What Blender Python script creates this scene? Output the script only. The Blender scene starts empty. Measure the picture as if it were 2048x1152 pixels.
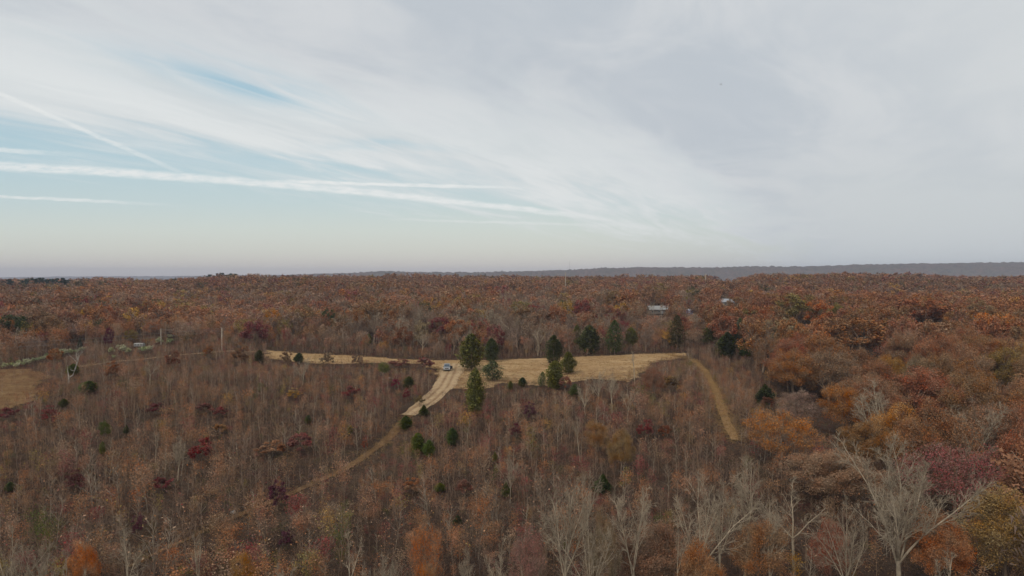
import bpy, bmesh, math, random
import numpy as np
from mathutils import Vector

# ------------------------------------------------------------------ camera, sky, sun, exposure
S = bpy.context.scene
COL = S.collection
R = math.radians
CAM_Z = 26.0
FPX = 1365.33                      # focal length in pixels of the 2048 px wide photograph
PITCH = math.atan(21.0 / FPX)      # the drone camera looks down by under a degree
cam_d = bpy.data.cameras.new("camera")
cam_d.sensor_width = 36.0
cam_d.lens = 24.0
cam_d.clip_start = 0.5
cam_d.clip_end = 40000.0
cam = bpy.data.objects.new("camera", cam_d)
COL.objects.link(cam)
cam.location = (0, 0, CAM_Z)
cam.rotation_euler = (math.pi / 2 - PITCH, 0, 0)
S.camera = cam

S.view_settings.view_transform = 'Standard'
S.view_settings.look = 'None'
S.view_settings.exposure = 0.0
S.view_settings.gamma = 1.0
S.render.engine = 'CYCLES'
S.cycles.max_bounces = 4
S.cycles.diffuse_bounces = 2
S.cycles.glossy_bounces = 2
S.cycles.transmission_bounces = 2
S.cycles.volume_bounces = 0
S.cycles.use_denoising = True
S.cycles.denoiser = 'OPENIMAGEDENOISE'
S.cycles.denoising_input_passes = 'RGB_ALBEDO_NORMAL'
S.cycles.sample_clamp_indirect = 4.0

SUN_EL, SUN_AZ = R(40), R(215)     # azimuth clockwise from +Y: behind the camera and to the left
sl = bpy.data.lights.new("sun", 'SUN')
sl.energy = 1.5
sl.angle = R(14)
sl.color = (1.0, 0.92, 0.80)
sun = bpy.data.objects.new("sun", sl)
COL.objects.link(sun)
sd = Vector((math.sin(SUN_AZ) * math.cos(SUN_EL), math.cos(SUN_AZ) * math.cos(SUN_EL), math.sin(SUN_EL)))
sun.rotation_euler = sd.to_track_quat('Z', 'Y').to_euler()
sun.location = (0, -50, 120)


class NT:
    """small helper for writing shader node trees"""
    def __init__(self, tree):
        self.t = tree
        tree.nodes.clear()

    def n(self, typ, **kw):
        nd = self.t.nodes.new(typ)
        for k, v in kw.items():
            setattr(nd, k, v)
        return nd

    def put(self, sock, v):
        if hasattr(v, 'is_output'):
            self.t.links.new(v, sock)
        else:
            sock.default_value = v

    def m(self, op, a, b=0.0, c=0.0, clamp=False):
        nd = self.n('ShaderNodeMath', operation=op, use_clamp=clamp)
        self.put(nd.inputs[0], a)
        self.put(nd.inputs[1], b)
        self.put(nd.inputs[2], c)
        return nd.outputs[0]

    def add(self, a, b): return self.m('ADD', a, b)
    def sub(self, a, b): return self.m('SUBTRACT', a, b)
    def mul(self, a, b): return self.m('MULTIPLY', a, b)
    def mad(self, a, b, c): return self.m('MULTIPLY_ADD', a, b, c)

    def smooth(self, v, lo, hi, a=0.0, b=1.0):
        nd = self.n('ShaderNodeMapRange', interpolation_type='SMOOTHSTEP')
        self.put(nd.inputs[0], v)
        for i, q in enumerate((lo, hi, a, b)):
            nd.inputs[i + 1].default_value = q
        return nd.outputs[0]

    def gauss(self, v, sig):
        q = self.m('DIVIDE', v, sig)
        return self.m('EXPONENT', self.mul(self.mul(q, q), -0.5))

    def mix(self, f, a, b, blend='MIX'):
        nd = self.n('ShaderNodeMix', data_type='RGBA', blend_type=blend)
        self.put(nd.inputs[0], f)
        self.put(nd.inputs[6], a if hasattr(a, 'is_output') else (*a[:3], 1.0))
        self.put(nd.inputs[7], b if hasattr(b, 'is_output') else (*b[:3], 1.0))
        return nd.outputs[2]

    def noise(self, vec, scale, detail=4.0, rough=0.5, dist=0.0):
        nd = self.n('ShaderNodeTexNoise')
        if vec is not None:
            self.t.links.new(vec, nd.inputs['Vector'])
        nd.inputs['Scale'].default_value = scale
        nd.inputs['Detail'].default_value = detail
        nd.inputs['Roughness'].default_value = rough
        nd.inputs['Distortion'].default_value = dist
        return nd.outputs[0]

    def xyz(self, x, y, z):
        nd = self.n('ShaderNodeCombineXYZ')
        self.put(nd.inputs[0], x)
        self.put(nd.inputs[1], y)
        self.put(nd.inputs[2], z)
        return nd.outputs[0]


def build_world():
    w = bpy.data.worlds.new("World")
    S.world = w
    w.use_nodes = True
    g = NT(w.node_tree)
    out = g.n('ShaderNodeOutputWorld')
    bg = g.n('ShaderNodeBackground')
    bg.inputs['Strength'].default_value = 0.1
    sky = g.n('ShaderNodeTexSky', sky_type='NISHITA')
    sky.sun_disc = False
    sky.sun_elevation = SUN_EL
    sky.sun_rotation = SUN_AZ
    sky.altitude = 200
    sky.dust_density = 2.0
    tc = g.n('ShaderNodeTexCoord')
    sp = g.n('ShaderNodeSeparateXYZ')
    g.t.links.new(tc.outputs['Generated'], sp.inputs[0])
    dx, dy, dz = sp.outputs
    inv = g.m('DIVIDE', 1.0, g.m('MAXIMUM', dy, 0.08))
    t = g.mul(dx, inv)                # bearing east of north
    e = g.mul(g.m('MAXIMUM', dz, 0.0), inv)   # elevation
    # a flat sheet of high cirrus: streaks run towards a point on the horizon right of north
    q = g.m('DIVIDE', 1.0, g.add(g.m('MAXIMUM', dz, 0.0), 0.07))
    X, Y = g.mul(dx, q), g.mul(dy, q)
    U = g.add(g.mul(X, 0.50), g.mul(Y, 0.87))
    V = g.sub(g.mul(X, 0.87), g.mul(Y, 0.50))
    st = g.noise(g.xyz(g.mul(U, 0.20), V, 0.0), 2.6, 8.0, 0.56, 0.7)      # long streaks
    st2 = g.noise(g.xyz(g.mul(U, 0.35), g.mul(V, 1.3), 4.0), 4.5, 7.0, 0.58, 0.8)
    big = g.noise(g.xyz(g.mul(U, 0.45), g.mul(V, 0.8), 9.0), 2.2, 8.0, 0.58, 0.7)
    # clear sky: colour by elevation, part of it the physical sky
    ramp = g.n('ShaderNodeValToRGB')
    g.t.links.new(g.m('MULTIPLY', e, 2.0), ramp.inputs[0])
    cr = ramp.color_ramp
    stops = [(0.0, (.68, .60, .56)), (0.03, (.77, .70, .615)), (0.075, (.74, .74, .65)), (0.14, (.70, .755, .69)),
             (0.22, (.60, .715, .715)), (0.34, (.50, .665, .72)), (0.55, (.41, .60, .70)), (1.0, (.36, .53, .66))]
    while len(cr.elements) < len(stops):
        cr.elements.new(0.5)
    for el, (p, c) in zip(cr.elements, stops):
        el.position = p
        el.color = (*c, 1)
    ten = lambda c: tuple(10 * k for k in c)
    sc = g.n('ShaderNodeVectorMath', operation='SCALE')
    g.t.links.new(ramp.outputs[0], sc.inputs[0])
    sc.inputs['Scale'].default_value = 10.0
    clear = g.mix(0.10, sc.outputs[0], sky.outputs[0])
    # towards the right the low sky is greyer
    right = g.mul(g.smooth(t, 0.0, 0.6), g.smooth(e, 0.30, 0.0))
    clear = g.mix(g.mul(right, 0.75), clear, ten((.545, .60, .62)))
    # s: height over the curved lower edge of the grey cloud sheet
    tk = g.m('MAXIMUM', g.sub(t, 0.1), 0.0)
    s = g.sub(e, g.sub(g.sub(0.212, g.mul(t, 0.20)), g.mul(g.mul(tk, tk), 1.2)))
    sn = g.add(s, g.add(g.mul(g.sub(st, 0.5), 0.22), g.mul(g.sub(st2, 0.5), 0.06)))
    # white cirrus band under the grey sheet
    lowb = g.sub(e, g.sub(0.115, g.mul(t, 0.140)))
    wb = g.smooth(g.add(lowb, g.add(g.mul(g.sub(st, 0.5), 0.16), g.mul(g.sub(st2, 0.5), 0.08))), -0.05, 0.045)
    wisps = g.mul(g.smooth(st2, 0.50, 0.72), g.smooth(lowb, -0.06, 0.02))
    wcov = g.m('MAXIMUM', g.mul(wb, 0.94), g.mul(wisps, 0.5))
    # blue openings
    def gap(px, py, la, lb, slope):
        ct, ce = (px - 1024) / FPX, (555 - py) / FPX
        a, b = math.cos(slope), math.sin(slope)
        tt, ee = g.sub(t, ct), g.sub(e, ce)
        ll = g.add(g.mul(tt, a), g.mul(ee, b))
        mm = g.sub(g.mul(ee, a), g.mul(tt, b))
        return g.mul(g.gauss(ll, la), g.gauss(g.add(mm, g.mul(g.sub(st, 0.5), 0.06)), lb))
    gaps = g.add(g.mul(gap(420, 150, .12, .019, -0.25), .6), g.mul(gap(520, 182, .06, .018, -0.2), 0.5))
    gaps = g.add(gaps, g.mul(gap(40, 284, .07, .012, -0.12), 0.8))
    gaps = g.add(gaps, g.mul(gap(570, 326, .11, .010, -0.12), 0.8))
    gaps = g.add(gaps, g.mul(gap(770, 296, .06, .004, -0.05), 0.5))
    gaps = g.m('MINIMUM', g.mul(gaps, g.smooth(st2, 0.70, 0.38, 0.25, 1.1)), 1.0)
    wcov = g.mul(wcov, g.sub(1.0, gaps))
    low = g.smooth(t, 0.75, 0.1)
    wcol = g.mix(g.smooth(g.add(st, g.mul(g.sub(st2, .5), .45)), 0.28, 0.72), ten((.67, .705, .715)), ten((.79, .81, .805)))
    c = g.mix(g.mul(wcov, g.add(0.45, g.mul(low, 0.55))), clear, wcol)
    gcol = g.mix(g.smooth(big, 0.34, 0.66), ten((.515, .56, .61)), ten((.635, .66, .685)))
    gcol = g.mix(g.mul(g.mul(g.smooth(t, 0.3, 0.8), g.smooth(e, 0.05, 0.3)), 0.75), gcol, ten((.68, .70, .705)))
    gcol = g.mix(g.mul(g.smooth(t, 0.25, 0.55), g.smooth(e, 0.24, 0.08)), gcol, ten((.615, .65, .66)))
    gcov = g.mul(g.smooth(sn, -0.05, 0.10), g.sub(1.0, g.mul(gaps, 0.9)))
    c = g.mix(g.mul(gcov, 0.93), c, gcol)
    # contrails
    wob = g.mul(g.sub(g.noise(g.xyz(g.mul(t, 1.0), g.mul(e, 2.0), 2.0), 26.0, 4.0, 0.65), 0.5), 0.006)
    puff = g.smooth(g.noise(g.xyz(g.mul(t, 0.8), g.mul(e, 3.0), 7.0), 60.0, 6.0, 0.65), 0.3, 0.62, 0.45, 1.0)
    tr = None
    def trail(f0, f1, f2, sig0, sig1, t0, t1, amt):
        nonlocal tr
        line = g.add(g.add(f0, g.mul(t, f1)), g.mul(g.mul(t, t), f2))
        sg = g.add(sig0, g.mul(t, sig1))
        d = g.smooth(g.m('DIVIDE', g.m('ABSOLUTE', g.add(g.sub(e, line), wob)), g.m('MAXIMUM', sg, 0.0010)), 1.75, 0.45)
        d = g.mul(d, g.mul(g.smooth(t, t0 - .06, t0 + .06), g.smooth(t, t1 + .10, t1 - .10)))
        d = g.mul(g.mul(d, puff), amt)
        tr = d if tr is None else g.m('MAXIMUM', tr, d)
    trail(.1016, -.1145, -.0435, .0034, -.0028, -3.0, .10, .85)
    trail(.1310, -.0270, 0.0, .0019, -.0006, -.36, -.02, .9)
    trail(-.058, -.437, 0.0, .0030, .0, -3.0, -.50, .55)
    trail(.0825, -.0480, 0.0, .0020, .0, -3.0, -.56, .7)
    trail(.1420, -.0590, 0.0, .0030, .0, -3.0, -.68, .7)
    trail(.0800, -.0280, 0.0, .0016, .0, -.15, .12, .4)
    tr = g.mul(tr, g.smooth(dy, 0.0, 0.2))
    c = g.mix(tr, c, ten((.86, .875, .86)))
    g.t.links.new(c, bg.inputs[0])
    g.t.links.new(bg.outputs[0], out.inputs[0])


build_world()

# ------------------------------------------------------------------ helpers
rng = np.random.RandomState(11)
random.seed(5)


def sm(v):
    v = np.clip(v, 0, 1)
    return v * v * (3 - 2 * v)


def h(x, y):
    """height of the ground"""
    x = np.asarray(x, float)
    y = np.asarray(y, float)
    z = -6.0 * sm((168 - y) / 112) - 6.0 * sm((50 - y) / 90)
    z = z - 8.0 * sm((x - 40) / 34) * sm((275 - y) / 135)
    z = z + 14.0 * sm((y - 250) / 650)
    far = sm((np.hypot(x, y) - 260) / 200)
    und = 2.2 * np.sin(x / 83 + 1.3 + y / 210) * np.sin(y / 97 + .6) + 1.5 * np.sin(x / 41 + 2.1) * np.cos(y / 57 + x / 190)
    z = z + und * far * (1 - 0.6 * sm((y - 1500) / 800))
    z = z + (2.0 * sm((x - 120) / 250)) * sm((y - 300) / 400)
    z = z - 14.0 * np.exp(-((x - 285 * y / 900) / 20) ** 2) * sm((y - 620) / 200)      # the saddle in the skyline
    z = z - 4.5 * sm((-x - 300) / 200) * sm((y - 500) / 300)
    z = z - 34.0 * sm((y - 1150) / 1300)
    return z


def ray(px, py):
    u, v = (px - 1024) / FPX, (576 - py) / FPX
    c, s = math.cos(PITCH), math.sin(PITCH)
    return np.array([u, c + s * v, -s + c * v])


def G(px, py):
    """the point of the ground that the photo shows at this pixel"""
    d = ray(px, py)
    ys = np.concatenate([np.arange(20, 420, 0.25), np.geomspace(420, 9000, 1500)])
    k = ys / d[1]
    gap = CAM_Z + k * d[2] - h(k * d[0], ys)
    i = int(np.argmax(gap < 0)) if (gap < 0).any() else len(ys) - 1
    return np.array([k[i] * d[0], ys[i], float(h(k[i] * d[0], ys[i]))])


def P(x, y, z):
    """pixel of a point (only used for choosing words and which trees show largest)"""
    c, s = math.cos(PITCH), math.sin(PITCH)
    dz = z - CAM_Z
    f = y * c - dz * s
    u = y * s + dz * c
    return 1024 + FPX * x / f, 576 - FPX * u / f


def in_poly(x, y, poly):
    x = np.asarray(x)
    y = np.asarray(y)
    r = np.zeros(x.shape, bool)
    n = len(poly)
    for i in range(n):
        x0, y0 = poly[i][:2]
        x1, y1 = poly[(i + 1) % n][:2]
        if y0 == y1:
            continue
        cnd = ((y0 > y) != (y1 > y)) & (x < (x1 - x0) * (y - y0) / (y1 - y0) + x0)
        r ^= cnd
    return r


def dist_line(x, y, pts):
    x = np.asarray(x)
    y = np.asarray(y)
    best = np.full(x.shape, 1e9)
    for a, b in zip(pts[:-1], pts[1:]):
        vx, vy = b[0] - a[0], b[1] - a[1]
        tt = np.clip(((x - a[0]) * vx + (y - a[1]) * vy) / (vx * vx + vy * vy + 1e-9), 0, 1)
        best = np.minimum(best, np.hypot(x - a[0] - tt * vx, y - a[1] - tt * vy))
    return best


def tag(o, label=None, cat=None, group=None, kind=None):
    if label: o['label'] = label
    if cat: o['category'] = cat
    if group: o['group'] = group
    if kind: o['kind'] = kind
    return o


def mesh_np(name, V, T=None, Q=None, mat=None, attrs=None, smooth=False):
    me = bpy.data.meshes.new(name)
    V = np.ascontiguousarray(V, np.float32)
    T = np.zeros((0, 3), np.int32) if T is None else np.asarray(T, np.int32)
    Q = np.zeros((0, 4), np.int32) if Q is None else np.asarray(Q, np.int32)
    me.vertices.add(len(V))
    me.vertices.foreach_set('co', V.ravel())
    loops = np.concatenate([T.ravel(), Q.ravel()])
    me.loops.add(len(loops))
    me.loops.foreach_set('vertex_index', loops)
    tot = np.concatenate([np.full(len(T), 3, np.int32), np.full(len(Q), 4, np.int32)])
    st = np.concatenate([[0], np.cumsum(tot)[:-1]]).astype(np.int32) if len(tot) else np.zeros(0, np.int32)
    me.polygons.add(len(tot))
    me.polygons.foreach_set('loop_start', st)
    me.polygons.foreach_set('loop_total', tot)
    if smooth:
        me.polygons.foreach_set('use_smooth', np.ones(len(tot), bool))
    for an, (ty, data) in (attrs or {}).items():
        a = me.attributes.new(an, ty, 'POINT')
        if ty == 'FLOAT':
            a.data.foreach_set('value', np.ascontiguousarray(data, np.float32).ravel())
        else:
            a.data.foreach_set('color', np.ascontiguousarray(data, np.float32).ravel())
    me.update(calc_edges=True)
    if mat:
        me.materials.append(mat)
    return me


def obj(name, me, parent=None):
    o = bpy.data.objects.new(name, me)
    COL.objects.link(o)
    if parent is not None:
        o.parent = parent
    return o


def empty(name, loc, rz=0.0, scale=(1, 1, 1)):
    o = bpy.data.objects.new(name, None)
    o.empty_display_size = 0.5
    COL.objects.link(o)
    o.location = loc
    o.rotation_euler = (0, 0, rz)
    o.scale = scale
    return o


# ------------------------------------------------------------------ materials
def diffuse_mat(name, fn):
    m = bpy.data.materials.new(name)
    m.use_nodes = True
    g = NT(m.node_tree)
    out = g.n('ShaderNodeOutputMaterial')
    b = g.n('ShaderNodeBsdfDiffuse')
    g.put(b.inputs[0], fn(g))
    g.t.links.new(b.outputs[0], out.inputs[0])
    return m


def paint(name, col, rough=0.5, metal=0.0, grime=0.15, spec=0.5):
    m = bpy.data.materials.new(name)
    m.use_nodes = True
    g = NT(m.node_tree)
    out = g.n('ShaderNodeOutputMaterial')
    b = g.n('ShaderNodeBsdfPrincipled')
    tc = g.n('ShaderNodeTexCoord')
    nz = g.noise(tc.outputs['Object'], 3.0, 5.0, 0.6)
    dark = tuple(c * (1 - 2 * grime) for c in col)
    g.put(b.inputs['Base Color'], g.mix(g.smooth(nz, 0.3, 0.7), dark, col))
    b.inputs['Roughness'].default_value = rough
    b.inputs['Metallic'].default_value = metal
    b.inputs['Specular IOR Level'].default_value = spec
    g.t.links.new(b.outputs[0], out.inputs[0])
    return m


def geo_pos(g):
    return g.n('ShaderNodeNewGeometry').outputs['Position']


def leaf_own(g):
    """leaf colour of the single tree with the leaf-to-leaf variation of its mesh"""
    oi = g.n('ShaderNodeObjectInfo')
    at = g.n('ShaderNodeAttribute', attribute_name='jit')
    k = g.mad(at.outputs['Fac'], 0.76, 0.62)
    sc = g.n('ShaderNodeVectorMath', operation='SCALE')
    g.t.links.new(oi.outputs['Color'], sc.inputs[0])
    g.t.links.new(k, sc.inputs['Scale'])
    hs = g.n('ShaderNodeHueSaturation')
    nz = g.noise(geo_pos(g), 0.45, 3.0, 0.6)
    g.put(hs.inputs['Hue'], g.smooth(nz, 0.25, 0.75, 0.488, 0.518))
    g.put(hs.inputs['Saturation'], g.smooth(nz, 0.7, 0.3, 0.8, 1.15))
    g.put(hs.inputs['Color'], sc.outputs[0])
    return hs.outputs[0]


def bark_own(g):
    oi = g.n('ShaderNodeObjectInfo')
    nz = g.noise(geo_pos(g), 1.6, 4.0, 0.65)
    return g.mix(g.smooth(nz, 0.3, 0.7, 0.0, 0.55), oi.outputs['Color'], (0.075, 0.058, 0.045))


def mass_col(g):
    at = g.n('ShaderNodeAttribute', attribute_name='tint')
    nz = g.noise(geo_pos(g), 0.35, 3.0, 0.6)
    return g.mix(0.35, at.outputs['Color'], g.mix(g.smooth(nz, 0.3, 0.7), (.6, .6, .6), (1.35, 1.3, 1.25)), 'MULTIPLY')


M_LEAF = diffuse_mat('autumn_leaves', leaf_own)
M_BARK = diffuse_mat('bark', bark_own)
M_MASS = diffuse_mat('forest_mass', mass_col)


def litter(g):
    p = geo_pos(g)
    a = g.noise(p, 0.08, 5.0, 0.65)
    b = g.noise(p, 2.5, 6.0, 0.75)
    c = g.mix(g.smooth(a, 0.35, 0.65), (.075, .046, .033), (.11, .075, .05))
    return g.mix(g.smooth(b, 0.35, 0.7), c, (.035, .025, .021))


def field_col(g):
    p = geo_pos(g)
    sp = g.n('ShaderNodeSeparateXYZ')
    g.t.links.new(p, sp.inputs[0])
    v = g.xyz(g.mul(sp.outputs[0], 0.35), sp.outputs[1], 0.0)
    a = g.noise(v, 0.16, 5.0, 0.65, 0.6)
    b = g.noise(p, 1.6, 6.0, 0.7)
    c = g.mix(g.smooth(a, 0.38, 0.62), (.38, .24, .118), (.465, .31, .162))
    c = g.mix(g.smooth(g.noise(v, 0.35, 5.0, 0.6), 0.50, 0.66, 0, .65), c, (.25, .15, .075))
    c = g.mix(g.smooth(g.noise(p, 0.12, 5.0, 0.65), 0.55, 0.72, 0, .5), c, (.22, .17, .07))
    return g.mix(g.smooth(b, 0.45, 0.8, 0, .5), c, (.24, .15, .07))


def dirt_col(g):
    p = geo_pos(g)
    b = g.noise(p, 0.8, 6.0, 0.7)
    c = g.mix(g.smooth(b, 0.35, 0.65), (.40, .265, .15), (.50, .365, .22))
    at = g.n('ShaderNodeAttribute', attribute_name='across')
    rut = g.gauss(g.sub(g.m('ABSOLUTE', at.outputs['Fac']), 0.85), 0.28)
    c = g.mix(g.mul(rut, g.smooth(g.noise(p, 0.4, 3.0), 0.3, 0.55, .2, .75)), c, (.23, .14, .075))
    return g.mix(g.smooth(g.noise(p, 4.0, 3.0, 0.7), 0.55, 0.75, 0, .4), c, (.25, .15, .075))


def worn_col(g):
    p = geo_pos(g)
    b = g.noise(p, 0.5, 6.0, 0.7)
    c = g.mix(g.smooth(b, 0.35, 0.65), (.135, .078, .043), (.21, .125, .065))
    return g.mix(g.smooth(g.noise(p, 3.0, 3.0, 0.7), 0.5, 0.75, 0, .6), c, (.10, .06, .035))


def track_col(g):
    p = geo_pos(g)
    b = g.noise(p, 0.5, 6.0, 0.7)
    c = g.mix(g.smooth(b, 0.35, 0.65), (.26, .158, .08), (.345, .22, .115))
    return g.mix(g.smooth(g.noise(p, 3.0, 3.0, 0.7), 0.5, 0.75, 0, .5), c, (.17, .11, .05))


def hill_col(g):
    p = geo_pos(g)
    a = g.noise(p, 0.01, 5.0, 0.7)
    b = g.noise(p, 0.06, 5.0, 0.75)
    c = g.mix(g.smooth(a, 0.35, 0.65), (.17, .105, .08), (.12, .10, .065))
    return g.mix(g.smooth(b, 0.42, 0.6, 0, .85), c, (.045, .04, .036))


M_LITTER = diffuse_mat('leaf_litter', litter)
M_FIELD = diffuse_mat('dry_field', field_col)
M_DIRT = diffuse_mat('tan_dirt', dirt_col)
M_WORN = diffuse_mat('worn_track', worn_col)
M_TRACK = diffuse_mat('grassy_track', track_col)
def meadow_col(g):
    p = geo_pos(g)
    c = g.mix(g.smooth(g.noise(p, 0.25, 6.0, 0.7), 0.35, 0.65), (.18, .10, .05), (.26, .165, .08))
    return g.mix(g.smooth(g.noise(p, 2.0, 4.0, 0.7), 0.5, 0.7, 0, .6), c, (.12, .07, .04))


M_MEADOW = diffuse_mat('rough_meadow', meadow_col)
M_HILL = diffuse_mat('wooded_hill', hill_col)

# ------------------------------------------------------------------ ground
def axis(near, step, far, n):
    a = np.arange(0, near, step)
    b = near * np.power(far / near, np.linspace(0, 1, n))
    return np.concatenate([a, b])


def grid_mesh(xs, ys, zf):
    X, Y = np.meshgrid(xs, ys)
    Z = zf(X, Y)
    nx, ny = len(xs), len(ys)
    i = np.arange((ny - 1) * nx).reshape(ny - 1, nx)[:, :-1].ravel()
    return np.stack([X, Y, Z], -1).reshape(-1, 3), np.stack([i, i + 1, i + nx + 1, i + nx], -1)


ax = axis(260, 4.0, 10500, 60)
xs = np.concatenate([-ax[:0:-1], ax])
ay = axis(360, 4.0, 9600, 80)
ys = np.concatenate([[-500, -300, -150, -80, -40], ay])
V, Q = grid_mesh(xs, ys, h)
tag(obj('ground', mesh_np('ground', V, Q=Q, mat=M_LITTER, smooth=True)), 'brown leaf covered ground under the woods', None, None, 'structure')

# the field, the tracks and the road
FIELD = [G(*p) for p in [(532, 700), (600, 706), (720, 713), (820, 720), (940, 721), (1000, 720), (1150, 714), (1250, 710), (1372, 706),
                         (1378, 715), (1312, 722), (1290, 742), (1258, 764), (1190, 758), (1100, 772), (1000, 766), (965, 780), (930, 778), (905, 775), (875, 760), (872, 740), (850, 728),
                         (760, 726), (690, 728), (610, 727), (535, 717)]]
TRAIL = [G(*p) for p in [(908, 728), (903, 745), (888, 775), (862, 800), (836, 818), (815, 832)]]
WORN = [G(*p) for p in [(815, 832), (797, 855), (772, 882), (738, 907), (690, 940), (640, 963), (590, 985), (520, 1015), (450, 1045), (380, 1078), (320, 1105), (250, 1140)]]
TRACK = [G(*p) for p in [(1345, 711), (1385, 720), (1410, 742), (1428, 775), (1441, 815), (1454, 850), (1471, 884)]]
ROAD = [G(*p) for p in [(540, 706), (462, 702), (400, 707), (340, 712), (290, 719), (225, 724), (150, 735)]]
MEADOW = [G(*p) for p in [(-120, 742), (60, 738), (95, 752), (70, 790), (40, 815), (-120, 830)]]


def resample(pts, step):
    pts = np.array(pts)
    d = np.concatenate([[0], np.cumsum(np.linalg.norm(np.diff(pts[:, :2], axis=0), axis=1))])
    s = np.arange(0, d[-1], step)
    return np.stack([np.interp(s, d, pts[:, k]) for k in range(2)], -1)


def ribbon(name, pts, w0, w1, mat, label, lift=0.05, seed=0):
    r = np.random.RandomState(seed)
    c = resample(pts, 1.0)
    for _ in range(6):
        c[1:-1] = (c[:-2] + 2 * c[1:-1] + c[2:]) / 4
    tn = np.gradient(c, axis=0)
    tn /= np.linalg.norm(tn, axis=1)[:, None]
    nm = np.stack([-tn[:, 1], tn[:, 0]], -1)
    n = len(c)
    w = np.linspace(w0, w1, n) * 0.5
    k = 33
    u = np.linspace(-1, 1, k)
    jl = np.convolve(r.randn(n + 8), np.ones(9) / 9, 'valid') * 0.9
    jr = np.convolve(r.randn(n + 8), np.ones(9) / 9, 'valid') * 0.9
    off = u[None] * w[:, None] + np.where(u[None] < 0, -jl[:, None], jr[:, None]) * np.abs(u[None]) * np.minimum(1.0, w[:, None] * .5)
    xy = c[:, None, :] + nm[:, None, :] * off[..., None]
    rut = -0.07 * np.exp(-((np.abs(off) - 0.8) / 0.22) ** 2) + 0.04
    z = h(xy[..., 0], xy[..., 1]) + lift + 0.04 + rut * (np.abs(u[None]) < 0.99)
    V = np.concatenate([xy, z[..., None]], -1).reshape(-1, 3)
    i = np.arange((n - 1) * k).reshape(n - 1, k)[:, :-1].ravel()
    me = mesh_np(name, V, Q=np.stack([i, i + k, i + k + 1, i + 1], -1), mat=mat, attrs={'across': ('FLOAT', off.ravel())}, smooth=True)
    return tag(obj(name, me), label, None, None, 'structure')


def sheet(name, poly, mat, label, step=0.8, lift=0.05):
    p = np.array(poly)
    x0, y0 = p[:, 0].min(), p[:, 1].min()
    x1, y1 = p[:, 0].max(), p[:, 1].max()
    gx = np.arange(x0, x1, step)
    gy = np.arange(y0, y1, step)
    V, Q = grid_mesh(gx, gy, lambda a, b: h(a, b) + lift)
    c = V[Q].mean(1)
    wob = 1.3 * np.sin(c[:, 0] / 3.1) * np.sin(c[:, 1] / 2.3) + rng.randn(len(c)) * 0.3
    keep = in_poly(c[:, 0] + wob, c[:, 1] + wob * .6, poly)
    Q = Q[keep]
    used, invx = np.unique(Q, return_inverse=True)
    return tag(obj(name, mesh_np(name, V[used], Q=invx.reshape(-1, 4), mat=mat, smooth=True)), label, None, None, 'structure')


sheet('field', FIELD, M_FIELD, 'tan field of dry mown grass on the ridge')
sheet('meadow', MEADOW, M_MEADOW, 'orange tan rough meadow at the far left')
ribbon('dirt_track', TRAIL, 7.6, 3.0, M_DIRT, 'pale dirt track coming down from the field past the vehicle', 0.08, 1)
ribbon('worn_trail', WORN, 1.9, .6, M_WORN, 'narrow overgrown brown trail through the saplings', 0.06, 2)
ribbon('grass_track', TRACK, 2.9, 1.3, M_TRACK, 'narrow grassy track curving down beside the big wood', 0.09, 3)
ribbon('dirt_road', ROAD, 2.8, 2.8, M_DIRT, 'dirt road on the left behind the saplings', 0.07, 4)

# distant wooded ridges
def ridge(name, y0, y1, prof, label, seed, step):
    r = np.random.RandomState(seed)
    xs = np.arange(-0.95 * y1, 0.95 * y1, step)
    ysr = np.linspace(y0, y1, 26)
    px = 1024 + FPX * xs / ((y0 + y1) / 2)
    top = np.interp(px, [p[0] for p in prof], [CAM_Z + (555 - p[1]) / FPX * (y0 + y1) / 2 for p in prof])
    X, Y = np.meshgrid(xs, ysr)
    f = np.sin(np.clip((Y - y0) / (y1 - y0), 0, 1) * math.pi) ** 0.8
    base = -60.0
    fold = np.sin(X / 310 + Y / 500) * np.sin(X / 133 + 1) * 16 * (1 - f)
    Z = base + (top[None] - base) * f + fold + r.randn(*X.shape) * 3.4 * (f > .02)
    nx, ny = len(xs), len(ysr)
    i = np.arange((ny - 1) * nx).reshape(ny - 1, nx)[:, :-1].ravel()
    me = mesh_np(name, np.stack([X, Y, Z], -1).reshape(-1, 3), Q=np.stack([i, i + 1, i + nx + 1, i + nx], -1), mat=M_HILL)
    return tag(obj(name, me), label, None, None, 'structure')


ridge('hills', 3600, 4600, [(-300, 575), (300, 565), (480, 556), (560, 552), (620, 549), (700, 547), (780, 543), (830, 545), (950, 545), (1080, 542),
                            (1150, 540), (1200, 537), (1300, 535), (1420, 536), (1500, 533), (1600, 534), (1720, 530), (1800, 529), (1920, 527), (2060, 525), (2400, 524)],
      'long wooded ridge along the horizon', 3, 9.0)
ridge('far_hills', 7600, 9000, [(-300, 554), (0, 555), (200, 553), (330, 553), (480, 551), (600, 550), (900, 549), (1300, 547), (2300, 545)],
      'faint far ridge on the horizon', 4, 24.0)

# ------------------------------------------------------------------ tree shapes
def frame_of(t):
    a = np.where(np.abs(t[..., 2:3]) > 0.9, np.array([1.0, 0, 0]), np.array([0, 0, 1.0]))
    u = np.cross(a, t)
    u /= np.linalg.norm(u, axis=-1, keepdims=True) + 1e-9
    return u, np.cross(t, u)


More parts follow.
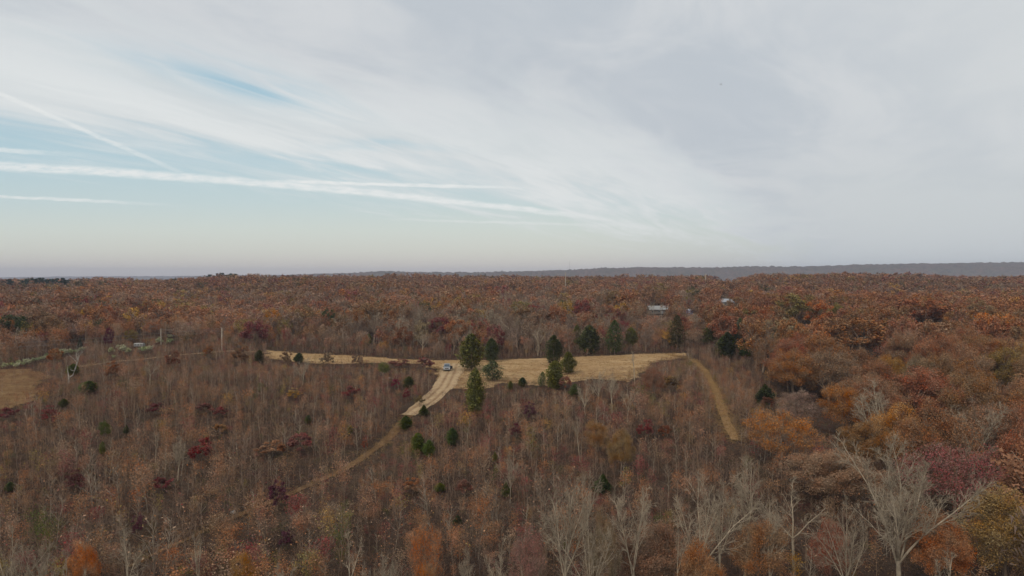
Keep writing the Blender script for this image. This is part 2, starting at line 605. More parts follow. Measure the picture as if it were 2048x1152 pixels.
def tubes(branches, sides_of):
    """branches: list of (pts, rad); one arrays-only pass per point count"""
    VV, QQ, base = [], [], 0
    by = {}
    for p, r in branches:
        by.setdefault((len(p), sides_of(r[0])), []).append((p, r))
    for (n, k), lst in by.items():
        p = np.array([b[0] for b in lst])
        r = np.array([b[1] for b in lst])
        t = np.gradient(p, axis=1)
        t /= np.linalg.norm(t, axis=-1, keepdims=True) + 1e-9
        u, v = frame_of(t)
        an = np.arange(k) / k * 2 * math.pi
        ring = p[:, :, None] + r[:, :, None, None] * (u[:, :, None] * np.cos(an)[None, None, :, None] + v[:, :, None] * np.sin(an)[None, None, :, None])
        m = len(lst)
        idx = np.arange(m * n * k).reshape(m, n, k) + base
        a = idx[:, :-1]
        b = idx[:, 1:]
        QQ.append(np.stack([a, np.roll(a, -1, 2), np.roll(b, -1, 2), b], -1).reshape(-1, 4))
        VV.append(ring.reshape(-1, 3))
        base += m * n * k
    return np.concatenate(VV), np.concatenate(QQ)


def limb(r, p0, d, L, r0, r1, n, bend=0.12, up=0.0):
    pts = [np.array(p0, float)]
    d = np.array(d, float)
    d /= np.linalg.norm(d)
    for _ in range(n - 1):
        d = d + r.randn(3) * bend + np.array([0, 0, up])
        d /= np.linalg.norm(d)
        pts.append(pts[-1] + d * (L / (n - 1)))
    return np.array(pts), np.linspace(r0, r1, n)


def tilt(r, d, ang):
    d = d / np.linalg.norm(d)
    u, v = frame_of(d[None])
    a = r.rand() * 2 * math.pi
    return d * math.cos(ang) + (u[0] * math.cos(a) + v[0] * math.sin(a)) * math.sin(ang)


def along(br, f):
    p = br[0]
    s = f * (len(p) - 1)
    i = min(int(s), len(p) - 2)
    a = s - i
    return p[i] * (1 - a) + p[i + 1] * a, (p[i + 1] - p[i]), br[1][i] * (1 - a) + br[1][i + 1] * a


def leaves(r, c, size, tri=False, lean=None, asp=0.6):
    """small flat leaf sprays at the points c"""
    n = len(c)
    d = r.randn(n, 3)
    if lean is not None:
        d = d * 0.7 + lean
    d /= np.linalg.norm(d, axis=1)[:, None]
    u, v = frame_of(d)
    s = size * (0.6 + 0.8 * r.rand(n))[:, None]
    j = np.repeat(r.rand(n), 3 if tri else 4)
    if tri:
        V = np.stack([c - d * s * .6, c + d * s * .5 + u * s * asp, c + d * s * .3 - u * s * asp], 1).reshape(-1, 3)
        return V, np.arange(n * 3).reshape(n, 3), j
    V = np.stack([c - d * s, c + u * s * asp, c + d * s, c - u * s * asp + v * s * .25], 1).reshape(-1, 3)
    return V, np.arange(n * 4).reshape(n, 4), j


def lobes(r, n, H, rad, z0, zr, top=0.25):
    """lumps of a crown: centres on a wobbly dome"""
    out = []
    while len(out) < n:
        d = r.randn(3)
        d /= np.linalg.norm(d)
        if d[2] < -0.72:
            continue
        k = 0.30 + 0.70 * r.rand() ** 0.5
        out.append([d[0] * rad * k, d[1] * rad * k, z0 + d[2] * zr * k])
    return np.array(out)


def oak_shape(seed, H=12.0, rad=4.3, n_lobe=64, per=75, leaf=0.17, bare=0.0, twigs=7):
    """a spreading broadleaf: trunk with limbs, crown of leaf lumps with fine twigs"""
    r = np.random.RandomState(seed)
    z0, zr = H * 0.62, H * 0.38
    L = lobes(r, n_lobe, H, rad, z0, zr)
    L += r.randn(*L.shape) * 0.25
    br = []
    th = H * (0.30 + 0.08 * r.rand())
    trunk = limb(r, (0, 0, -0.4), (r.randn() * .04, r.randn() * .04, 1), th + .4, H * .016, H * .011, 5, 0.03)
    br.append(trunk)
    top = trunk[0][-1]
    mains = []
    for k in range(6):
        a = k / 6 * 2 * math.pi + r.rand() * .7
        out = 0.35 + 0.5 * r.rand() if k else 0.08
        b = limb(r, top + (0, 0, -0.2 * k * .4), (math.cos(a) * out, math.sin(a) * out, 0.9), H * (0.36 + .12 * r.rand()), H * .0072, H * .003, 5, 0.09, 0.02)
        br.append(b)
        mains.append(b)
    tw, tips = [], []
    for c in L:
        best = min(((np.linalg.norm(along(b, f)[0] - c), b, f) for b in mains for f in (.35, .6, .85, 1.0)), key=lambda q: q[0])
        p, d, rr = along(best[1], best[2])
        mid = (p + c) / 2 + r.randn(3) * 0.2 + np.array([0, 0, .15])
        br.append((np.array([p, mid, c]), np.array([H * .003, H * .0022, H * .0012])))
        for _ in range(twigs):
            d = (c - np.array([0, 0, z0 - zr * .8]))
            d = tilt(r, d, 0.9 * r.rand() + .1)
            e = c + d * (0.5 + .7 * r.rand()) * rad * 0.24
            tw.append((np.array([c, (c + e) / 2 + r.randn(3) * .06, e]), np.array([.022, .016, .008])))
            tips.append(e)
    V, Q = tubes(br, lambda q: 7 if q > .1 else 5 if q > .045 else 3)
    tv, tq = tubes(tw, lambda q: 3)
    keepl = r.rand(len(L)) > bare
    lr = rad * 0.25
    c = np.repeat(L[keepl], per, 0)
    off = r.randn(len(c), 3)
    off /= np.linalg.norm(off, axis=1)[:, None]
    off *= (r.rand(len(c))[:, None] ** 0.45) * lr * np.array([1, 1, .95])
    c = c + off
    lv, lq, jit = leaves(r, c, leaf)
    return (V, Q), (tv, tq), (lv, lq, jit)


def bare_shape(seed, H=13.0, spread=0.45, leaders=5, side=11, sub=6, fine=4, fork=0.36):
    """a leafless broadleaf: trunk, and branches down to fine twigs"""
    r = np.random.RandomState(seed)
    th = H * fork
    trunk = limb(r, (0, 0, -0.4), (r.randn() * .05, r.randn() * .05, 1), th + .4, H * .0155, H * .0118, 6, 0.03)
    br = []
    for k in range(leaders):
        a = k / leaders * 2 * math.pi + r.rand() * .9
        o = spread * (0.55 + 0.9 * r.rand()) if k else 0.08
        f = 1.0 if k < 3 else 0.72 + .25 * r.rand()
        p, _, _ = along(trunk, f)
        Ln = (H - th) * (0.78 + .3 * r.rand()) * (1.0 if k else 1.08)
        b = limb(r, p, (math.cos(a) * o, math.sin(a) * o, 0.95), Ln, H * .0078, H * .0020, 7, 0.075, 0.01)
        br.append(b)
        for j in range(side):
            f1 = 0.18 + .80 * (j + r.rand()) / side
            p1, d1, r1 = along(b, f1)
            L1 = Ln * (0.42 - 0.30 * f1) * (0.7 + .6 * r.rand())
            b1 = limb(r, p1, tilt(r, d1, .45 + .35 * r.rand()), L1, r1 * .5, .013, 5, 0.11, 0.05)
            br.append(b1)
            for i in range(sub):
                f2 = 0.15 + .85 * (i + r.rand()) / sub
                p2, d2, r2 = along(b1, min(f2, 1))
                b2 = limb(r, p2, tilt(r, d2, .4 + .45 * r.rand()), L1 * (0.42 - .2 * f2) * (.7 + .6 * r.rand()) + .12, max(r2 * .6, .012), .008, 3, 0.14, 0.06)
                br.append(b2)
                for q in range(fine):
                    p3, d3, r3 = along(b2, r.rand() * .9 + .1)
                    e = p3 + tilt(r, d3, .3 + .5 * r.rand()) * (0.25 + .35 * r.rand())
                    br.append((np.array([p3, e]), np.array([.012, .007])))
    V, Q = tubes(br, lambda q: 5 if q > .05 else 3)
    tv, tq = tubes([trunk], lambda q: 8)
    return (tv, tq), (V, Q), br


def sapling_shape(seed, H=5.0, tw=18, sub=2, nleaf=16, leaf=0.13, fine=True):
    """a thin young tree with ascending twigs and some hanging leaves"""
    r = np.random.RandomState(seed)
    trunk = limb(r, (0, 0, -0.15), (r.randn() * .06, r.randn() * .06, 1), H, .034, .007, 5, 0.045)
    br = []
    tips = []
    for j in range(tw):
        f = 0.22 + .76 * (j + r.rand()) / tw
        p, d, rr = along(trunk, f)
        L = H * (0.30 - .22 * f) * (.6 + .8 * r.rand()) + .1
        b = limb(r, p, tilt(r, d, .6 + .35 * r.rand()), L, .013, .006, 3, 0.12, 0.06)
        br.append(b)
        tips.append(b[0][-1])
        for _ in range(sub):
            p2, d2, _2 = along(b, .3 + .7 * r.rand())
            e = p2 + tilt(r, d2, .5) * L * .45
            br.append((np.array([p2, e]), np.array([.007, .004])))
            tips.append(e)
    tips = np.array(tips)
    c = tips[r.randint(0, len(tips), nleaf)] + r.randn(nleaf, 3) * .14
    return (*tubes([trunk], lambda q: 3 if not fine else 5),), (*tubes(br, lambda q: 3),), leaves(r, c, leaf, tri=not fine)


def cedar_shape(seed, H=10.0, rad=2.3, n=5200, kind='oval', spray=0.25):
    """a dense evergreen: a plume of upward sprays round a trunk"""
    r = np.random.RandomState(seed)
    t = r.rand(n * 2) ** 0.85
    if kind == 'oval':
        prof = np.sin(np.clip(t * .93 + .07, 0, 1) * math.pi) ** 0.62 * (1.12 - .45 * t)
    elif kind == 'column':
        prof = np.minimum(1, (1 - t) * 2.6) ** .6 * np.minimum(1, t * 6 + .35) * .8
    else:
        prof = (1 - t) ** 0.8 * np.minimum(1, t * 5 + .45) * 1.1
    a = r.rand(n * 2) * 2 * math.pi
    ph = r.rand(8) * 6.28
    lump = 1 + .20 * np.sin(3 * a + 9 * t + ph[0]) + .17 * np.sin(5 * a - 17 * t + ph[1]) + .15 * np.sin(7 * a + 37 * t + ph[2]) + .10 * r.randn(n * 2)
    k = 0.35 + .75 * r.rand(n * 2) ** 0.6
    rr = rad * prof * lump * k
    c = np.stack([np.cos(a) * rr, np.sin(a) * rr, H * (.06 + .94 * t)], -1)
    # side plumes of their own height give the uneven outline
    m = n // 9
    for q in range(7):
        an, ds = r.rand() * 6.28, rad * r.uniform(.45, .8) * (.55 if kind == 'column' else 1)
        z1 = H * r.uniform(.05, .45)
        hh = H * r.uniform(.25, .45)
        tt = r.rand(m)
        pr_ = np.sin(np.clip(tt * .9 + .1, 0, 1) * math.pi) ** .7 * rad * r.uniform(.32, .5)
        aa = r.rand(m) * 6.28
        kk = .4 + .7 * r.rand(m) ** .5
        c[r.randint(0, len(c), m)] = np.stack([math.cos(an) * ds + np.cos(aa) * pr_ * kk, math.sin(an) * ds + np.sin(aa) * pr_ * kk, z1 + hh * tt], -1)
    r.shuffle(c)
    gap = np.sin(c[:, 0] * 2.3 + ph[3]) * np.sin(c[:, 1] * 2.1 + ph[4]) * np.sin(c[:, 2] * 1.7 + ph[5])
    c = c[gap < .45 + .4 * r.rand(len(c))][:n]
    lean = np.stack([c[:, 0], c[:, 1], np.full(len(c), rad * .9)], -1)
    lean /= np.linalg.norm(lean, axis=1)[:, None]
    V, Q, j = leaves(r, c, spray, lean=lean * 1.3, asp=.42)
    trunk = limb(r, (0, 0, -.3), (0, 0, 1), H * .92, H * .016, .02, 6, .015)
    br = [trunk]
    for q in range(26):
        f = .1 + .85 * r.rand()
        p, d, _ = along(trunk, f)
        L = rad * .8 * (1 - f) + .25
        br.append(limb(r, p, tilt(r, d, 1.0), L, .03, .012, 3, .08, .05))
    return (*tubes(br, lambda q: 5),), (V, Q, j)


def shrub_shape(seed, H=1.5, rad=1.0, n=420, leaf=.11):
    r = np.random.RandomState(seed)
    L = np.array([[r.randn() * rad * .42, r.randn() * rad * .42, H * (.45 + .4 * r.rand())] for _ in range(9)])
    c = np.repeat(L, n // 9, 0)
    o = r.randn(len(c), 3)
    o /= np.linalg.norm(o, axis=1)[:, None]
    c = c + o * (r.rand(len(c))[:, None] ** .5) * rad * .42 * np.array([1, 1, .8])
    c[:, 2] = np.maximum(c[:, 2], .05)
    br = []
    for q in range(12):
        e = L[q % 9] + r.randn(3) * .15
        br.append((np.array([[r.randn() * .08, r.randn() * .08, -.1], e * [.5, .5, .55], e]), np.array([.02, .014, .006])))
    return (*tubes(br, lambda q: 3),), leaves(r, c, leaf)


# ------------------------------------------------------------------ palette (albedo)
RUST = (.335, .143, .066)
PINK = (.345, .178, .108)
BROWN = (.275, .15, .08)
ORANGE = (.44, .16, .036)
OLIVE = (.25, .18, .052)
GOLD = (.42, .225, .05)
CRIMSON = (.235, .066, .058)
PURPLE = (.11, .03, .048)
TWIG = (.29, .20, .145)
TAUPE = (.32, .21, .135)
GREEN = (.115, .118, .042)
MOSS = (.085, .098, .022)
GREYGREEN = (.085, .10, .062)
BARK = (.48, .39, .28)
BARKP = (.31, .225, .16)
CNAME = {RUST: 'rust', PINK: 'pinkish brown', BROWN: 'dull brown', ORANGE: 'bright orange', OLIVE: 'olive', GOLD: 'golden', CRIMSON: 'dark red',
         PURPLE: 'purple', TAUPE: 'grey brown', TWIG: 'grey', GREEN: 'dark green', MOSS: 'yellow green', GREYGREEN: 'grey green'}

# ------------------------------------------------------------------ where the woods stand
WOOD = [G(*p)[:2] for p in [(-700, 745), (-150, 742), (0, 733), (60, 730), (110, 716), (160, 704), (215, 699), (250, 690), (345, 684), (370, 700), (440, 697), (530, 696),
                            (600, 703), (760, 713), (900, 719), (1000, 718), (1150, 712), (1260, 707), (1362, 703), (1400, 711), (1452, 722), (1530, 765),
                            (1600, 850), (1590, 940), (1560, 1040), (1490, 1120), (1300, 1190), (1090, 1260)]]
WOOD += [np.array(p) for p in [(4, 45), (6, 25), (200, 25), (4000, 3600), (-4000, 3600)]]
HOUSE = np.array([1314, 622])
house_p = G(1316, 628)
house2_p = G(1450, 612)
shed_p = G(1379, 629)
camper_p = G(279, 696)
CLEAR = [(house_p, 11, 1.6), (shed_p, 4, 1.8), (house2_p, 9, 1.5), (camper_p, 5, 1.5)]


def blocks_view(x, y, H):
    """trees that would hide the buildings in the gaps of the wood"""
    bad = np.zeros(np.shape(x), bool)
    for p, rad, tol in CLEAR:
        bad |= np.hypot(x - p[0], y - p[1]) < rad
        k = np.asarray(y) / p[1]
        side = np.abs(x - p[0] * k) < rad * 0.82 * k
        sight = CAM_Z + (p[2] + 1.2 - CAM_Z) * k
        bad |= side & (k < 1) & (k > .3) & (h(x, y) + H > sight)
    return bad


occupied = []          # (x, y, radius) of trees that are placed one by one
individuals = {'oak_tree': [], 'bare_tree': []}

# the trees one notices: (px, top py, distance, crown width in px, colour, label)
OAKS = [
    (1562, 824, 104, 150, ORANGE, 'bright orange red oak beside the lower end of the grassy track'),
    (1665, 905, 90, 165, PINK, 'salmon pink oak in front of the bright orange oak'),
    (1905, 885, 92, 185, (.29, .10, .085), 'broad wine red oak behind the tall bare tree in the big wood'),
    (2015, 985, 74, 170, (.33, .18, .06), 'tan gold oak at the lower right corner of the big wood'),
    (1800, 812, 122, 105, GOLD, 'gold topped oak among pink oaks in the middle of the big wood'),
    (1735, 845, 112, 105, (.26, .15, .05), 'olive brown oak just before the gold topped oak'),
    (1690, 768, 140, 90, ORANGE, 'small orange oak behind the gold topped oak in the big wood'),
    (1850, 740, 150, 140, RUST, 'very broad pink brown oak spreading behind the gold topped oak'),
    (1990, 800, 118, 135, PINK, 'pink brown oak at the edge of the picture above the wine red oak'),
    (1855, 592, 290, 110, RUST, 'rounded rust orange oak rising high in the wood on the right'),
    (1640, 600, 300, 60, ORANGE, 'orange oak beside a tan oak on the slope right of the houses'),
    (1592, 590, 310, 90, OLIVE, 'tan olive oak beside the orange oak right of the houses'),
    (1660, 700, 170, 120, PINK, 'pale pink brown oak with bare twigs right of the small dark cedar'),
    (1600, 780, 140, 90, TAUPE, 'half bare grey brown oak behind the bright orange oak'),
    (1785, 710, 175, 60, GOLD, 'small gold oak tucked among grey crowns high in the big wood'),
    (1730, 640, 230, 130, RUST, 'rust oak in the upper middle of the wood on the right'),
    (2010, 700, 170, 120, OLIVE, 'olive tinted oak at the far right edge of the big wood'),
    (1305, 732, 143, 42, (.30, .11, .07), 'tall narrow salmon red tree standing before the end of the field'),
    (1195, 840, 108, 48, (.31, .17, .055), 'brown gold tree in the sapling ground below the pale bare trees'),
    (1242, 862, 101, 55, (.28, .155, .05), 'darker gold tree right of the other brown gold tree in the saplings'),
    (485, 1108, 62, 56, (.38, .20, .04), 'small bright yellow tree at the bottom edge of the sapling ground'),
    (165, 1085, 64, 56, ORANGE, 'small orange tree at the bottom left between bare trees'),
    (850, 1120, 61, 52, ORANGE, 'small orange tree at the bottom edge below the half bare one'),
    (848, 1040, 63, 70, ORANGE, 'thin half bare tree with pale limbs and orange leaves at the bottom'),
    (1055, 1070, 62, 76, (.29, .165, .11), 'half bare pinkish tree at the bottom left of the big spreading bare tree'),
    (1205, 1030, 62, 66, (.29, .17, .115), 'pinkish leafed tree between the two big bare trees at the bottom'),
    (1520, 1040, 66, 110, RUST, 'rust leafed tree between pale bare trees at the bottom right'),
    (1400, 1090, 60, 100, RUST, 'rust leafed tree at the bottom edge under the fan of pale branches'),
    (1660, 1045, 68, 70, (.32, .11, .07), 'salmon leafed tree beside the tall bare tree at the bottom right'),
    (1880, 1030, 66, 120, RUST, 'dark rust oak to the right of the tall bare tree at the bottom'),
    (210, 842, 118, 26, MOSS, 'bright olive green small tree among the grey saplings on the left'),
    (767, 725, 178, 24, (.12, .14, .03), 'lime green small tree in the saplings left of the pickup'),
    (655, 618, 300, 32, (.05, .075, .025), 'round green oak standing alone in the wood behind the field'),
    (850, 600, 330, 22, (.06, .08, .03), 'smaller round green oak in the wood behind the pickup'),
    (510, 640, 250, 62, CRIMSON, 'broad dark red oak right of the tall utility pole'),
    (218, 656, 236, 20, PURPLE, 'narrow purple tree standing left of the camper trailer'),
    (262, 660, 262, 28, OLIVE, 'yellow olive tree right behind the camper trailer'),
    (150, 652, 255, 40, TAUPE, 'grey tan tree behind the pale bushes on the left'),
    (110, 696, 200, 32, (.30, .13, .04), 'small orange brown tree among the pale bushes on the left'),
    (805, 655, 232, 44, (.27, .10, .055), 'rounded salmon rust tree at the wood edge behind the pickup'),
]
BARES = [
    (1130, 938, 63, 118, 'large spreading bare tree with pale branches at the bottom centre', 0),
    (1268, 950, 63, 100, 'bare pale tree right of the large spreading bare tree', 1),
    (1405, 958, 66, 105, 'bare tree with a fan of pale branches at the bottom', 2),
    (1490, 932, 70, 110, 'tallest of the pale bare trees beside the end of the grassy track', 3),
    (1590, 965, 72, 110, 'bare tree with pinkish twigs below the bright orange oak', 4),
    (1800, 872, 66, 185, 'tall vase shaped bare tree at the bottom right of the big wood', 5),
    (1945, 795, 116, 105, 'rounded bare tree in a dark gap of the big wood at the right', 1),
    (1757, 775, 130, 100, 'bare crowned tree behind the olive brown oak in the big wood', 3),
    (18, 1058, 60, 80, 'bare tree with pinkish twigs in the bottom left corner', 2),
    (85, 1090, 60, 70, 'smaller bare tree next to the one in the bottom left corner', 0),
    (250, 1034, 62, 72, 'pale forked bare tree at the bottom left', 4),
    (395, 1062, 61, 60, 'pale bare tree leaning right at the bottom left of centre', 6),
    (690, 1062, 61, 72, 'bare tree with tan twigs at the bottom between yellow and orange trees', 6),
    (1000, 1080, 60, 60, 'low bare tree with white limbs at the bottom centre', 4),
    (1345, 1035, 62, 50, 'crooked white bare trunk at the bottom among rust leaves', 6),
    (1195, 742, 142, 34, 'leftmost pale bare tree before the sunny end of the field', 0),
    (1225, 752, 138, 34, 'pale bare tree in the middle of the group before the field', 3),
    (1255, 775, 130, 32, 'pale bare tree at the lower right of the group before the field', 1),
    (1170, 762, 134, 26, 'small pale bare tree at the foot of the dark cedar column', 2),
    (300, 722, 165, 36, 'bare forked tree just before the dirt road on the left', 4),
    (605, 715, 165, 28, 'bare tree in front of the left part of the field', 0),
    (1270, 700, 165, 30, 'thin bare tree standing out against the field at its right', 6),
    (1160, 830, 108, 30, 'pale bare sapling tree below the dark cedar column', 6),
    (355, 880, 100, 40, 'bare tree with level branches among the left saplings', 3),
    (310, 862, 106, 26, 'thin bare tree left of the red pointed tree', 6),
    (1020, 905, 92, 30, 'small grey bare tree among the saplings in the middle', 2),
    (1442, 945, 67, 90, 'bare tree leaning into the fan branched one at the bottom', 1),
    (1180, 1000, 60, 70, 'lower bare tree between the two big bare trees at the bottom', 2),
    (1545, 1015, 65, 80, 'bare tree with tan twigs below the tallest pale bare tree', 3),
    (1690, 1010, 64, 80, 'bare tree beside the salmon leafed tree at the bottom right', 2),
    (130, 1105, 58, 50, 'low bare tree behind the small orange tree at the bottom left', 4),
    (560, 1112, 58, 50, 'low bare tree right of the small bright yellow tree', 1),
    (770, 1098, 59, 54, 'low bare tree left of the half bare orange leafed tree', 0),
    (930, 1110, 58, 54, 'low grey bare tree right of the half bare orange leafed tree', 3),
    (1306, 598, 385, 13, 'thin bare tree before the left end of the white roofed house', 6),
    (1323, 600, 388, 13, 'thin bare tree before the middle of the white roofed house', 0),
    (1452, 588, 540, 16, 'thin bare tree before the half hidden far house', 3),
    (1900, 1090, 60, 90, 'low leaning bare tree at the bottom right edge', 6),
]


def put_big(px, top, Y, wpx):
    d = ray(px, top)
    k = Y / d[1]
    x, zt = k * d[0], CAM_Z + k * d[2]
    z = float(h(x, Y))
    return x, z, max(zt - z, 1.5), wpx * Y / FPX / 2


for px, top, Y, w, colr, lab in OAKS:
    x, z, H, rad = put_big(px, top, Y, w)
    individuals['oak_tree'].append(dict(x=x, y=Y, z=z, H=H, r=rad, c=colr, label=lab))
    occupied.append((x, Y, rad))
for px, top, Y, w, lab, var in BARES:
    x, z, H, rad = put_big(px, top, Y, w)
    individuals['bare_tree'].append(dict(x=x, y=Y, z=z, H=H, r=rad, c=BARK, label=lab, var=var))
    occupied.append((x, Y, rad * .6))


def in_front(x, y, H, feats, frac):
    """whether a tree here would cover one of the noted trees above a share of its height"""
    z = h(x, y)
    bad = np.zeros(np.shape(x), bool)
    for a, b, zz, hh, rad in feats:
        k = y / b
        bad |= (k < 1) & (k > .25) & (np.abs(x - a * k) < rad * .85 * k + .4) & (z + H > CAM_Z + (zz + hh * frac - CAM_Z) * k)
        bad |= np.hypot(x - a, y - b) < rad * .55
    return bad


# ------------------------------------------------------------------ cedars, bushes: (px, base py, top py, width, ...)
def on_ground(px, base, top, w):
    p = G(px, base)
    return p, (base - top) / FPX * p[1] * 1.01, w / FPX * p[1] / 2


CEDARS = [
    (943, 740, 668, 50, 'oval', GREEN, 'biggest dark green cedar, broad and full, right of the white vehicle'),
    (983, 724, 677, 30, 'oval', (.062, .078, .042), 'slim paler cedar just right of the biggest cedar'),
    (986, 762, 722, 42, 'thin', GREYGREEN, 'sparse grey green cedar in front of the slim paler cedar'),
    (951, 834, 738, 36, 'column', GREEN, 'tall column shaped cedar standing in front of the biggest cedar'),
    (1108, 730, 671, 36, 'oval', (.05, .07, .034), 'dark cedar at the back of the clump in mid field'),
    (1137, 748, 704, 30, 'oval', GREEN, 'cedar at the right of the clump in mid field'),
    (1110, 780, 722, 36, 'column', GREEN, 'column shaped cedar at the front of the clump in mid field'),
    (1179, 708, 651, 44, 'oval', (.05, .068, .034), 'widest dark cedar standing at the far edge of the field'),
    (1154, 690, 650, 20, 'oval', GREEN, 'small cedar top peeping out left of the widest dark cedar'),
    (1229, 709, 641, 36, 'thin', (.06, .085, .038), 'cedar with grey bare stems between two dark cedars behind the field'),
    (1262, 694, 655, 27, 'oval', GREEN, 'small round cedar right of the grey stemmed cedar'),
    (1354, 700, 631, 36, 'thin', (.055, .055, .033), 'reddish dark cedar tangled with brown leaves at the end of the field'),
    (1418, 688, 654, 32, 'oval', GREEN, 'round cedar in the wood right of the reddish cedar'),
    (1455, 718, 665, 40, 'oval', (.042, .062, .022), 'low wide cedar where the grassy track begins'),
    (1480, 700, 636, 26, 'thin', GREYGREEN, 'sparse grey green pine pointed above the low wide cedar'),
    (1491, 714, 684, 24, 'cone', (.045, .085, .03), 'fresh green small pine right of the low wide cedar'),
    (1530, 812, 769, 40, 'cone', (.038, .055, .03), 'small dark cedar between the grassy track and the big wood'),
    (1021, 782, 762, 11, 'column', GREEN, 'tiny column cedar at the lower edge of the field'),
    (1045, 774, 755, 17, 'oval', (.03, .05, .02), 'tiny round cedar at the lower edge of the field'),
    (1085, 775, 744, 17, 'thin', GREYGREEN, 'pale thin young pine left of the column cedar clump'),
    (1150, 795, 768, 22, 'oval', (.05, .075, .03), 'low green cedar right below the cedar clump in mid field'),
    (848, 832, 810, 20, 'cone', (.04, .06, .018), 'young pine on the right side of the pale dirt track'),
    (812, 860, 832, 26, 'oval', (.045, .07, .018), 'rounded green cedar at the lower end of the pale dirt track'),
    (836, 908, 867, 26, 'column', (.05, .075, .02), 'taller of the green cedars below the end of the dirt track'),
    (858, 915, 880, 22, 'oval', (.06, .085, .025), 'olive green cedar right of the taller one below the dirt track'),
    (905, 892, 856, 24, 'oval', (.06, .09, .028), 'bright green cedar in the saplings below the column cedar'),
    (990, 926, 904, 12, 'cone', GREEN, 'tiny pine in the middle of the saplings'),
    (1013, 995, 963, 20, 'cone', (.04, .06, .03), 'dark little cedar alone in the saplings near the bottom'),
    (1206, 990, 950, 34, 'cone', (.026, .045, .02), 'dark cedar between the two big bare trees at the bottom'),
    (915, 1050, 1032, 18, 'cone', (.03, .045, .022), 'faint dark little cedar in the saplings at the bottom centre'),
    (880, 985, 966, 20, 'oval', MOSS, 'yellow green little cedar in the saplings near the bottom centre'),
    (598, 728, 706, 19, 'oval', (.03, .05, .022), 'dark round cedar at the lower edge of the left field end'),
    (519, 728, 700, 19, 'oval', (.06, .06, .03), 'small cedar with a reddish top at the left end of the field'),
    (178, 788, 762, 34, 'oval', (.055, .085, .022), 'wide green cedar in the saplings right of the white snag'),
    (147, 752, 728, 24, 'oval', MOSS, 'olive green bushy cedar beside the white snag'),
    (205, 910, 884, 11, 'column', GREEN, 'thin dark cedar below the bright olive green tree'),
    (253, 868, 850, 12, 'cone', (.03, .048, .022), 'small dark cedar right of the bright olive green tree'),
    (20, 984, 964, 16, 'oval', (.06, .09, .024), 'green cedar at the left edge of the sapling ground'),
    (128, 815, 798, 17, 'oval', (.055, .075, .022), 'small green cedar in the saplings at the upper left'),
    (818, 776, 753, 22, 'oval', (.045, .06, .022), 'dark olive cedar in the saplings left of the dirt track'),
    (738, 690, 668, 10, 'column', GREEN, 'narrow cedar at the wood edge behind the field'),
    (700, 870, 850, 11, 'column', (.05, .075, .025), 'narrow green cedar among saplings left of the worn trail'),
    (617, 848, 830, 13, 'oval', (.05, .075, .028), 'green cedar in the saplings beside a gold bush'),
    (1405, 640, 610, 17, 'column', (.05, .06, .03), 'dark green cedar standing right of the blue shed'),
    (1398, 600, 578, 16, 'cone', (.04, .06, .035), 'leaning dark pine behind the blue shed'),
    (160, 700, 678, 13, 'cone', (.04, .05, .03), 'dark little cedar behind the pale bushes on the left'),
]
